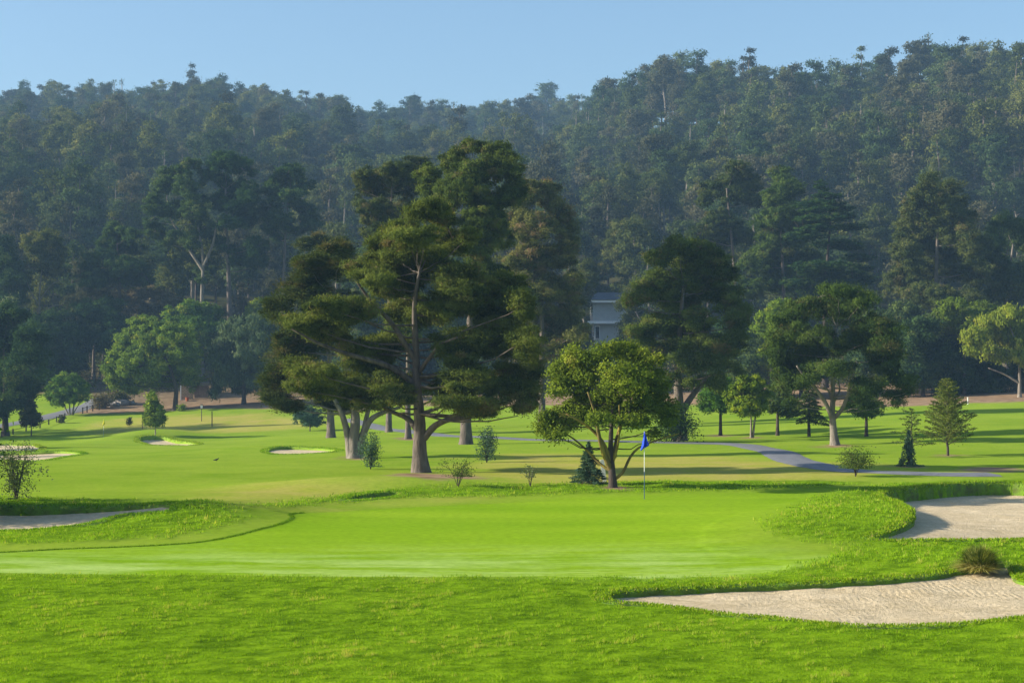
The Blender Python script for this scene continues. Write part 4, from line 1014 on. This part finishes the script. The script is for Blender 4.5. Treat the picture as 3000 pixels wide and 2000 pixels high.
for i in keep:
    p = protos[var[i]]
    if usedp[var[i]]:
        o = p.copy(); col.objects.link(o)
        for ch in p.children:
            c = ch.copy(); col.objects.link(c); c.parent = o
    else: o = p; usedp[var[i]] = True
    o.location = (pts[i, 0], pts[i, 1], Z[i]-.3); o.rotation_euler = (0, 0, rot[i]); o.scale = (S[i],)*3
    l, g = lab(i); tag(o, l, 'tree', g)
named = {'447': None}
rest = np.array([i for i in range(len(pts)) if i not in ks])
print('forest', len(pts), 'rest', len(rest))
me = bpy.data.meshes.new('forest'); me.vertices.add(len(rest))
me.vertices.foreach_set('co', np.column_stack([pts[rest], Z[rest]-.3]).astype(np.float32).ravel())
for nme, v in (('rot', rot[rest]), ('scl', S[rest])):
    a = me.attributes.new(nme, 'FLOAT', 'POINT'); a.data.foreach_set('value', v.astype(np.float32))
a = me.attributes.new('variant', 'INT', 'POINT'); a.data.foreach_set('value', var[rest].astype(np.int32))
forest = bpy.data.objects.new('forest', me); col.objects.link(forest)
tag(forest, 'mass of hazy pines covering the hills behind the nearer ones', 'forest', None, 'stuff')
ng = bpy.data.node_groups.new('forest', 'GeometryNodeTree')
ng.interface.new_socket('Geometry', in_out='INPUT', socket_type='NodeSocketGeometry')
ng.interface.new_socket('Geometry', in_out='OUTPUT', socket_type='NodeSocketGeometry')
gi, go = ng.nodes.new('NodeGroupInput'), ng.nodes.new('NodeGroupOutput')
jn = ng.nodes.new('GeometryNodeJoinGeometry'); ng.links.new(jn.outputs[0], go.inputs[0])
ar = ng.nodes.new('GeometryNodeInputNamedAttribute'); ar.data_type = 'FLOAT'; ar.inputs[0].default_value = 'rot'
asz = ng.nodes.new('GeometryNodeInputNamedAttribute'); asz.data_type = 'FLOAT'; asz.inputs[0].default_value = 'scl'
av = ng.nodes.new('GeometryNodeInputNamedAttribute'); av.data_type = 'INT'; av.inputs[0].default_value = 'variant'
cr = ng.nodes.new('ShaderNodeCombineXYZ'); ng.links.new(ar.outputs[0], cr.inputs[2])
for k in range(NVAR):
    cj = ng.nodes.new('GeometryNodeJoinGeometry')
    for ch in protos[k].children:
        oi = ng.nodes.new('GeometryNodeObjectInfo'); oi.inputs[0].default_value = ch; oi.transform_space = 'ORIGINAL'
        ng.links.new(oi.outputs['Geometry'], cj.inputs[0])
    eq = ng.nodes.new('FunctionNodeCompare'); eq.data_type = 'INT'; eq.operation = 'EQUAL'
    ng.links.new(av.outputs[0], [s for s in eq.inputs if s.name == 'A' and s.type == 'INT'][0])
    [s for s in eq.inputs if s.name == 'B' and s.type == 'INT'][0].default_value = k
    ip = ng.nodes.new('GeometryNodeInstanceOnPoints')
    ng.links.new(gi.outputs[0], ip.inputs['Points']); ng.links.new(eq.outputs[0], ip.inputs['Selection'])
    ng.links.new(cj.outputs[0], ip.inputs['Instance']); ng.links.new(cr.outputs[0], ip.inputs['Rotation']); ng.links.new(asz.outputs[0], ip.inputs['Scale'])
    ng.links.new(ip.outputs[0], jn.inputs[0])
md = forest.modifiers.new('scatter', 'NODES'); md.node_group = ng

# undergrowth at the foot of the woods
n = 2600
Y = R.uniform(188, 262, n); X = R.uniform(-.36, .36, n)*Y
g, lo, di, dr = zones(X, Y)
k = (di > .9) & ~((X/Y*F+CX > 400) & (X/Y*F+CX < 480) & (Y < 232)) & ~((X/Y*F+CX > 1350) & (X/Y*F+CX < 1500)) & (HY-(zb(X, Y)-CAMZ)/Y*F < np.interp(CX+X/Y*F, [0, 240, 640, 700, 1300, 1600, 1990, 2352], [902, 900, 902, 912, 905, 903, 888, 868]))
X, Y = X[k], Y[k]; Zu = zb(X, Y)
C = np.column_stack([X, Y, Zu+.5]); Rd = R.uniform(.6, 1.5, (len(X), 1))*np.array([1.3, 1.3, .9])
V, Q, t = leafset(C, Rd, 60, .34, .22, 'leaf', np.clip(R.normal(.4, .25, len(C)), 0, 1))
ug = mesh('undergrowth', V, Q, G_SCRUB, tint=t); tag(ug, 'brown and green scrub along the foot of the woods', 'undergrowth', None, 'stuff')

# ------------------------------------------------------------------ house, shed, flags, posts, small things
WALL = plain('white_render', (.36, .38, .38), .8, .08, 2); ROOF = plain('slate_roof', (.07, .08, .10), .7, .3, 3)
GLASS = plain('dark_window', (.02, .025, .03), .15, .1, 2); TRIM = plain('white_trim', (.8, .8, .78), .6, .04, 4)
def atD(px, py, D): return P3(px, py, D)
Dh = 249.; hb = P3(1375, 800, Dh); m_ = Dh/F
e = empty('house', hb, 'pale two storey house with a dark roof half hidden among the pines', 'house')
def hbx(nm, x0, x1, y0, y1, d0, d1, mt, par):
    b = Build(); b.box((((x0+x1)/2-1375)*m_, (d0+d1)/2, (800-(y0+y1)/2)*m_), ((x1-x0)*m_, d1-d0, abs(y1-y0)*m_)); return b.build(nm, mt, par)
hbx('lower_wall', 1366, 1480, 742, 830, 1.2, 9, WALL, e)
hbx('upper_wall', 1362, 1480, 695, 741.8, .6, 9, WALL, e)
hbx('balcony_band', 1350, 1482, 737, 743, .1, .59, TRIM, e)
hbx('eaves', 1348, 1486, 689, 694.8, -.4, 9.3, TRIM, e)
b = Build()
x0, x1 = (1346-1375)*m_, (1488-1375)*m_; z0, z1 = (800-688.8)*m_, (800-668)*m_
b.add([[x0, -.6, z0], [x1, -.6, z0], [x1, 9.5, z0], [x0, 9.5, z0], [x0+2, 4.4, z1], [x1-2, 4.4, z1]], Q=[[0, 1, 5, 4], [2, 3, 4, 5], [0, 3, 2, 1]], T=[[1, 2, 5], [3, 0, 4]])
b.build('roof', ROOF, e)
for (xa, xb, ya, yb) in ((1367, 1379, 748, 778), (1420, 1440, 748, 772)):
    wv = hbx('window', xa, xb, ya, yb, 1.1, 1.22, TRIM, e)
    hbx('pane', xa+1.5, xb-1.5, ya+1.5, yb-1.5, 1.06, 1.12, GLASS, wv)

STONE, nt, out = mat('stone_blocks')
p = N(nt, 'ShaderNodeBsdfPrincipled'); p.inputs['Roughness'].default_value = .9
bt = N(nt, 'ShaderNodeTexBrick'); bt.inputs['Color1'].default_value = (.46, .34, .2, 1); bt.inputs['Color2'].default_value = (.38, .28, .17, 1); bt.inputs['Mortar'].default_value = (.14, .10, .07, 1)
bt.inputs['Scale'].default_value = 1.0; bt.inputs['Brick Width'].default_value = .38; bt.inputs['Row Height'].default_value = .2; bt.inputs['Mortar Size'].default_value = .02
tc = N(nt, 'ShaderNodeTexCoord'); mp = N(nt, 'ShaderNodeMapping'); mp.inputs['Rotation'].default_value = (math.pi/2, 0, 0)
L(nt, tc.outputs['Object'], mp.inputs[0]); L(nt, mp.outputs[0], bt.inputs[0]); L(nt, bt.outputs[0], p.inputs['Base Color']); L(nt, p.outputs[0], out.inputs[0])
sb = at(430, 918); sm_ = sb[1]/F
e = empty('shed', sb, 'small stone block shed with a pale corner post under the bright green oak', 'shed')
b = Build(); b.box((-.05, .25, 1.0), (1.55, .3, 2.1)); b.build('block_wall', STONE, e)
b = Build(); b.box((-.88, .15, 1.15), (.12, .22, 2.3)); b.build('corner_post', TRIM, e)
b = Build(); b.box((1.75, .9, .95), (1.9, .25, 1.9)); b.build('plank_wall', plain('weathered_wood', (.16, .12, .09), .9, .3, 4), e)
b = Build(); b.box((.9, 1.6, 2.36), (4.0, 3.6, .16)); b.build('roof', ROOF, e)
b = Build(); b.box((-.05, 2.8, 1.0), (1.7, .2, 2.1)); b.build('back_wall', STONE, e)
pp = sb+np.array([.15, -.75, 0]); pp[2] = zb(pp[0], pp[1])
b = Build(); a = np.linspace(0, 6.283, 13)[:-1]
prof = [(.0, .0), (.17, .0), (.25, .42), (.29, .42), (.29, .5), (.24, .5), (.22, .40), (.0, .40)]
V = np.array([[r*math.cos(t), r*math.sin(t), z] for r, z in prof for t in a]); Q = [[i*12+j, i*12+(j+1) % 12, (i+1)*12+(j+1) % 12, (i+1)*12+j] for i in range(len(prof)-1) for j in range(12)]
b.add(V, Q); pot = b.build('plant_pot', plain('terracotta', (.42, .12, .05), .8, .2, 5)); pot.location = pp
tag(pot, 'terracotta plant pot in front of the stone shed wall', 'pot')

POLEM = plain('pole_white', (.75, .75, .72), .4, .05, 5); BLUE = plain('blue_cloth', (.005, .05, .62), .6, .15, 6); YEL = plain('yellow_cloth', (.75, .68, .01), .6, .1, 6); DK = plain('pole_dark', (.05, .10, .16), .5, .1, 5)
def flag(px, py, top, cm, label, hscale=1.0):
    B = at(px, py); H = (py-top)/F*B[1]
    e = empty('flagstick', B, label, 'flag')
    b = Build(); b.tube([[0, 0, -.05], [0, 0, H*.33], [0, 0, H*.4]], [.012, .012, .012], 8); b.build('lower_pole', DK, e)
    b = Build(); b.tube([[0, 0, H*.4], [0, 0, H*.7], [0, 0, H]], [.011, .010, .009], 8); b.build('upper_pole', POLEM, e)
    b = Build(); a = np.arange(8)/8*6.283
    b.tube([[0, 0, H], [0, 0, H+.02]], [.016, .012], 8); b.build('finial', DK, e)
    n, m = 15, 9; V = []
    for i in range(n):          # limp cloth: narrow at the top, fullest low down, its corner hanging
        t = i/(n-1)
        xl = np.interp(t, [0, .3, .75, 1], [-.012, -.02, -.07, -.115]); xr = np.interp(t, [0, .2, .55, .78, .9, 1], [.02, .04, .10, .155, .07, -.085])
        for j in range(m):
            u = j/(m-1)
            V.append([xl+(xr-xl)*u, .05*math.sin(u*11+t*3)*(.35+t), H-.02-.56*t-.03*math.sin(u*5)*t])
    Q = [[i*m+j, i*m+j+1, (i+1)*m+j+1, (i+1)*m+j] for i in range(n-1) for j in range(m-1)]
    f = mesh('flag_cloth', np.array(V), np.array(Q), cm, e, True)
    so_ = f.modifiers.new('thick', 'SOLIDIFY'); so_.thickness = .006
    cup = Build(); 
    V = [[r*math.cos(t), r*math.sin(t), z] for r, z in ((.054, .0), (.054, -.1)) for t in a]
    return e
flag(1480, 1145, 990, BLUE, 'blue flag hanging limp on a tall thin flagstick on the near green')
flag(238, 1005, 962, YEL, 'small yellow flag on the far green at left')

def post(px, py, h, w, m, label, cat='post', name='post', top=None):
    B = at(px, py); mp_ = B[1]/F
    e = empty(name, B, label, cat)
    b = Build(); b.tube([[0, 0, -.1], [0, 0, h*mp_*.5], [0, 0, h*mp_]], [w/2, w/2, w/2*.9], 8); b.build('shaft', m, e)
    if top == 'box':
        z = h*mp_
        b = Build(); b.box((0, 0, z-.02), (.20, .18, .36)); b.build('nest_box', TRIM, e)
        b = Build(); b.add([[-.15, -.14, z+.16], [.15, -.14, z+.16], [.15, .14, z+.16], [-.15, .14, z+.16], [-.15, 0, z+.26], [.15, 0, z+.26]], Q=[[0, 1, 5, 4], [2, 3, 4, 5], [0, 3, 2, 1]], T=[[1, 2, 5], [3, 0, 4]]); b.build('box_roof', DKW, e)
    return e
DKW = plain('dark_wood', (.07, .055, .045), .85, .3, 6)
post(463, 967, 34, .09, DKW, 'wooden post with a white nest box left of the bare post', 'bird box', 'nest_box_post', 'box')
post(487, 980, 36, .11, DKW, 'tall bare dark post beside the nest box post')
post(327, 985, 36, .08, DKW, 'thin stake left of the small cone shaped tree', 'stake', 'stake')
post(2223, 928, 16, .10, TRIM, 'short white marker post on the dirt verge at right', 'post')
B = at(1389, 1107)
e = empty('white_marker', B, 'white slanted board leaning behind the mossy trunk', 'board')
mp_ = B[1]/F
b = Build(); b.box((0, 0, 26*mp_), (9*mp_, .05, 52*mp_)); o = b.build('board', TRIM, e); o.rotation_euler = (0, math.radians(-7), 0)
b = Build(); b.tube([[0, .06, -.1], [0, .06, 40*mp_]], [.02, .02], 6); b.build('stake', DKW, e)

# low post fence along the far path
fp = [(4, 1004), (30, 997), (60, 990), (92, 983), (112, 975), (130, 968), (149, 960)]
W0 = at(*fp[0]); e = empty('fence', W0, 'low dark post and rail fence along the far cart path', 'fence')
prev = None
rail = Build()
for x, y in fp:
    q = at(x, y); b = Build(); b.box((0, 0, .25), (.12, .12, .75)); o = b.build('fence_post', DKW, e); o.location = Vector(q-W0)
    if prev is not None: rail.tube([prev-W0+np.array([0, 0, .48]), q-W0+np.array([0, 0, .48])], [.03, .03], 5)
    prev = q
rail.build('rail', DKW, e)
fp = [(190, 950), (200, 947), (213, 944), (228, 941), (242, 939)]
W0 = at(*fp[0]); e = empty('fence', W0, 'short dark fence beside the tan bush at the top of the far path', 'fence')
prev = None; rail = Build()
for x, y in fp:
    q = at(x, y); b = Build(); b.box((0, 0, .35), (.12, .12, .95)); o = b.build('fence_post', DKW, e); o.location = Vector(q-W0)
    if prev is not None: rail.tube([prev-W0+np.array([0, 0, .7]), q-W0+np.array([0, 0, .7])], [.035, .035], 5)
    prev = q
rail.build('rail', DKW, e)
shrub('bush', 'round tan orange bush at the top of the far cart path', (233, 938), 42, 34, G_TAN, n=2600, stems=10, lift=.03)
shrub('bush', 'low olive bush between the tan bush and the bright oak', (275, 930), 50, 30, G_SCRUB, n=2400, stems=10, lift=.02)
shrub('bush', 'small weed clump on the dry slope near the low fence', (141, 972), 16, 20, G_SCRUB, n=300, stems=5)
shrub('bush', 'tiny shrub on the dry slope right of the yellow flag', (295, 978), 13, 19, G_SCRUB, n=260, stems=4)
shrub('bush', 'bright weed clump below the stone shed', (418, 944), 22, 16, G_YEL, n=400, stems=6)
shrub('bush', 'pale dry brush on the verge right of the thin fir leader', (2262, 895), 60, 34, G_TAN, D=188, n=2400, stems=10, lift=.03)
shrub('bush', 'dark brush on the verge left of the dry brush', (2190, 902), 80, 34, G_SCRUB, D=189, n=2600, stems=10, lift=.02)
shrub('bush', 'golden dry brush under the drooping oak', (2345, 890), 44, 30, G_TAN, D=178, n=1500, stems=9, lift=.02)
shrub('bush', 'dark brush at the left end of the right verge', (2100, 906), 90, 34, G_SCRUB, D=190, n=2600, stems=10, lift=.02)
# boulders by the oak
for i, (x, y, s) in enumerate(((262, 934, .7), (281, 931, .9), (302, 929, .5))):
    B = at(x, y); u, v = np.meshgrid(np.linspace(0, 2*math.pi, 13)[:-1], np.linspace(0, math.pi, 8))
    V = np.stack([np.cos(u)*np.sin(v)*s*1.2, np.sin(u)*np.sin(v)*s, np.cos(v)*s*.65], -1).reshape(-1, 3)
    V *= (1+.16*nz(V[:, 0]*3+i, V[:, 2]*3+V[:, 1]*2, 1.5, 2))[:, None]
    Q = [[a*12+b_, a*12+(b_+1) % 12, (a+1)*12+(b_+1) % 12, (a+1)*12+b_] for a in range(7) for b_ in range(12)]
    o = mesh('boulder', V, np.array(Q), plain('rock', (.26, .23, .2), .9, .3, 3, .05)); o.location = B+np.array([0, 0, s*.3])
    tag(o, ['pale grey boulder left of the pair by the low olive bush', 'largest pale boulder beside the low olive bush', 'smallest boulder under the bright green oak'][i], 'boulder', 'boulders by the olive bush')

# ornamental grass clump at the bunker
B = at(2250, 1312)
e = empty('grass_clump', B, 'spiky dome of olive and straw coloured grass on the bunker edge', 'grass clump')
n = 3200; az = R.uniform(0, 6.283, n); el = R.uniform(.05, 1.5, n)**.9; Ln = .52*R.uniform(.7, 1.15, n)
rt = R.uniform(0, .12, n)
base = np.stack([np.cos(az)*rt, np.sin(az)*rt, np.zeros(n)], 1)
d0 = np.stack([np.cos(az)*np.cos(el), np.sin(az)*np.cos(el), np.sin(el)+.15], 1)
mid_ = base+d0*(Ln*.55)[:, None]; tip = base+d0*(Ln)[:, None]*np.array([1.1, 1.1, .86]); tip[:, 2] -= .09*np.cos(el)
tip[:, 2] = np.maximum(tip[:, 2], -.05); sd = np.stack([-np.sin(az), np.cos(az), 0*az], 1)*.006
V = np.stack([base-sd, base+sd, mid_+sd, mid_-sd, tip], 1).reshape(-1, 3); i5 = np.arange(n)*5
mesh('blade_tuft', V, [np.stack([i5, i5+1, i5+2, i5+3], 1), np.stack([i5+3, i5+2, i5+4], 1)], G_TUFT, e, tint=np.concatenate([np.clip(R.normal(.42, .2, n)+.35*(el < .5), 0, 1)]*2))

# blackbird on the fairway
B = at(497, 1060); BL = plain('black_feathers', (.012, .012, .014), .6, .3, 20)
e = empty('bird', B, 'small black bird standing on the left fairway', 'bird')
b = Build(); b.tube([[-.22, 0, .10], [-.12, 0, .13], [-.03, 0, .14], [.05, 0, .16], [.10, 0, .20], [.135, 0, .225], [.16, 0, .225], [.20, 0, .215]], [.012, .035, .055, .055, .035, .032, .024, .003], 10)
b.tube([[0, .02, .10], [.005, .02, .05], [0, .02, 0]], [.008, .005, .005], 5); b.tube([[.02, -.02, .10], [.025, -.02, .05], [.02, -.02, 0]], [.008, .005, .005], 5)
o = b.build('body', BL, e, True); e.scale = (.75,)*3

# trees out of frame to the left whose long shadows cross the fairway
GO = 'trees just outside the left edge'
def offtree(x, y, h, w, k):
    z = float(zb(x, y)); e = protos[k].copy(); col.objects.link(e)
    for ch in protos[k].children:
        c = ch.copy(); col.objects.link(c); c.parent = e
    e.location = (x, y, z-.2); e.scale = (w, w, h); e.rotation_euler = (0, 0, x)
    e.name = 'pine_tree'
    tag(e, 'pine standing outside the left edge of the view', 'tree', GO)
for x, y, h, w, k in ((-47, 118, .42, .8, 0), (-66, 168, .7, 1.1, 2), (-58, 152, .5, .8, 3), (-41, 104, .3, .6, 0), (-72, 178, .9, 1.2, 4), (-62, 160, .6, 1., 8)):
    offtree(x, y, h, w, k)
shrub('bush', 'unseen bushy shrub added outside the left edge to shade the long bunker', (-200, 1188), 300, 300, G_OAK, n=9000, stems=16, lift=.02, leaf=.16)  # unseen bushes, added so their shadow falls on the long bunker's sand
shrub('bush', 'second unseen bushy shrub added outside the left edge to shade the long bunker', (-208, 1172), 300, 270, G_OAK, n=9000, stems=16, lift=.02, leaf=.16)
HAZE = .00031; EXPO = 1.08
# ------------------------------------------------------------------ sun, sky, haze, camera
EL, AZ = math.radians(21.5), math.radians(-2)     # sun from the left
to_sun = Vector((-math.cos(EL)*math.cos(AZ), math.cos(EL)*math.sin(AZ), math.sin(EL)))
sl = bpy.data.lights.new('sun', 'SUN'); sl.energy = 5.0; sl.angle = math.radians(.5); sl.color = (1, .93, .80)
so = bpy.data.objects.new('sun', sl); col.objects.link(so)
so.rotation_euler = to_sun.to_track_quat('Z', 'Y').to_euler()
w = bpy.data.worlds.new('World'); sc.world = w; w.use_nodes = True
nt = w.node_tree; nt.nodes.clear()
sky = nt.nodes.new('ShaderNodeTexSky'); sky.sky_type = 'NISHITA'; sky.sun_disc = False
sky.sun_elevation = EL; sky.sun_rotation = math.atan2(to_sun.x, to_sun.y)
sky.air_density = 1.2; sky.dust_density = 1.6; sky.ozone_density = 4; sky.altitude = 100
bg = nt.nodes.new('ShaderNodeBackground'); bg.inputs[1].default_value = .092
wo = nt.nodes.new('ShaderNodeOutputWorld')
nt.links.new(sky.outputs[0], bg.inputs[0]); nt.links.new(bg.outputs[0], wo.inputs[0])

hm = bpy.data.materials.new('haze'); hm.use_nodes = True
nt = hm.node_tree; nt.nodes.clear()
ho = nt.nodes.new('ShaderNodeOutputMaterial'); pv = nt.nodes.new('ShaderNodeVolumePrincipled')
pv.inputs['Color'].default_value = (.40, .68, 1, 1); pv.inputs['Density'].default_value = HAZE
pv.inputs['Anisotropy'].default_value = 0.0
nt.links.new(pv.outputs[0], ho.inputs['Volume'])
zt = 215.0
b = Build(); b.box((0, 667, (zt-60)/2), (3400, 1420, zt+60))
hz = b.build('haze', hm); tag(hz, 'thin blue morning haze in front of the wooded hills', 'haze', None, 'stuff')

cam = bpy.data.cameras.new('camera'); co = bpy.data.objects.new('camera', cam); col.objects.link(co)
co.location = (0, 0, CAMZ); co.rotation_euler = (math.pi/2, 0, 0)
cam.sensor_width = 36; cam.lens = F/2352*36; cam.shift_y = (HY-784)/2352
cam.clip_start = .5; cam.clip_end = 5000
sc.camera = co
sc.view_settings.view_transform = 'Standard'; sc.view_settings.look = 'None'
sc.view_settings.exposure = EXPO; sc.view_settings.gamma = 1
sc.cycles.use_denoising = True
sc.cycles.max_bounces = 6; sc.cycles.volume_bounces = 0; sc.cycles.transparent_max_bounces = 8
sc.cycles.diffuse_bounces = 3
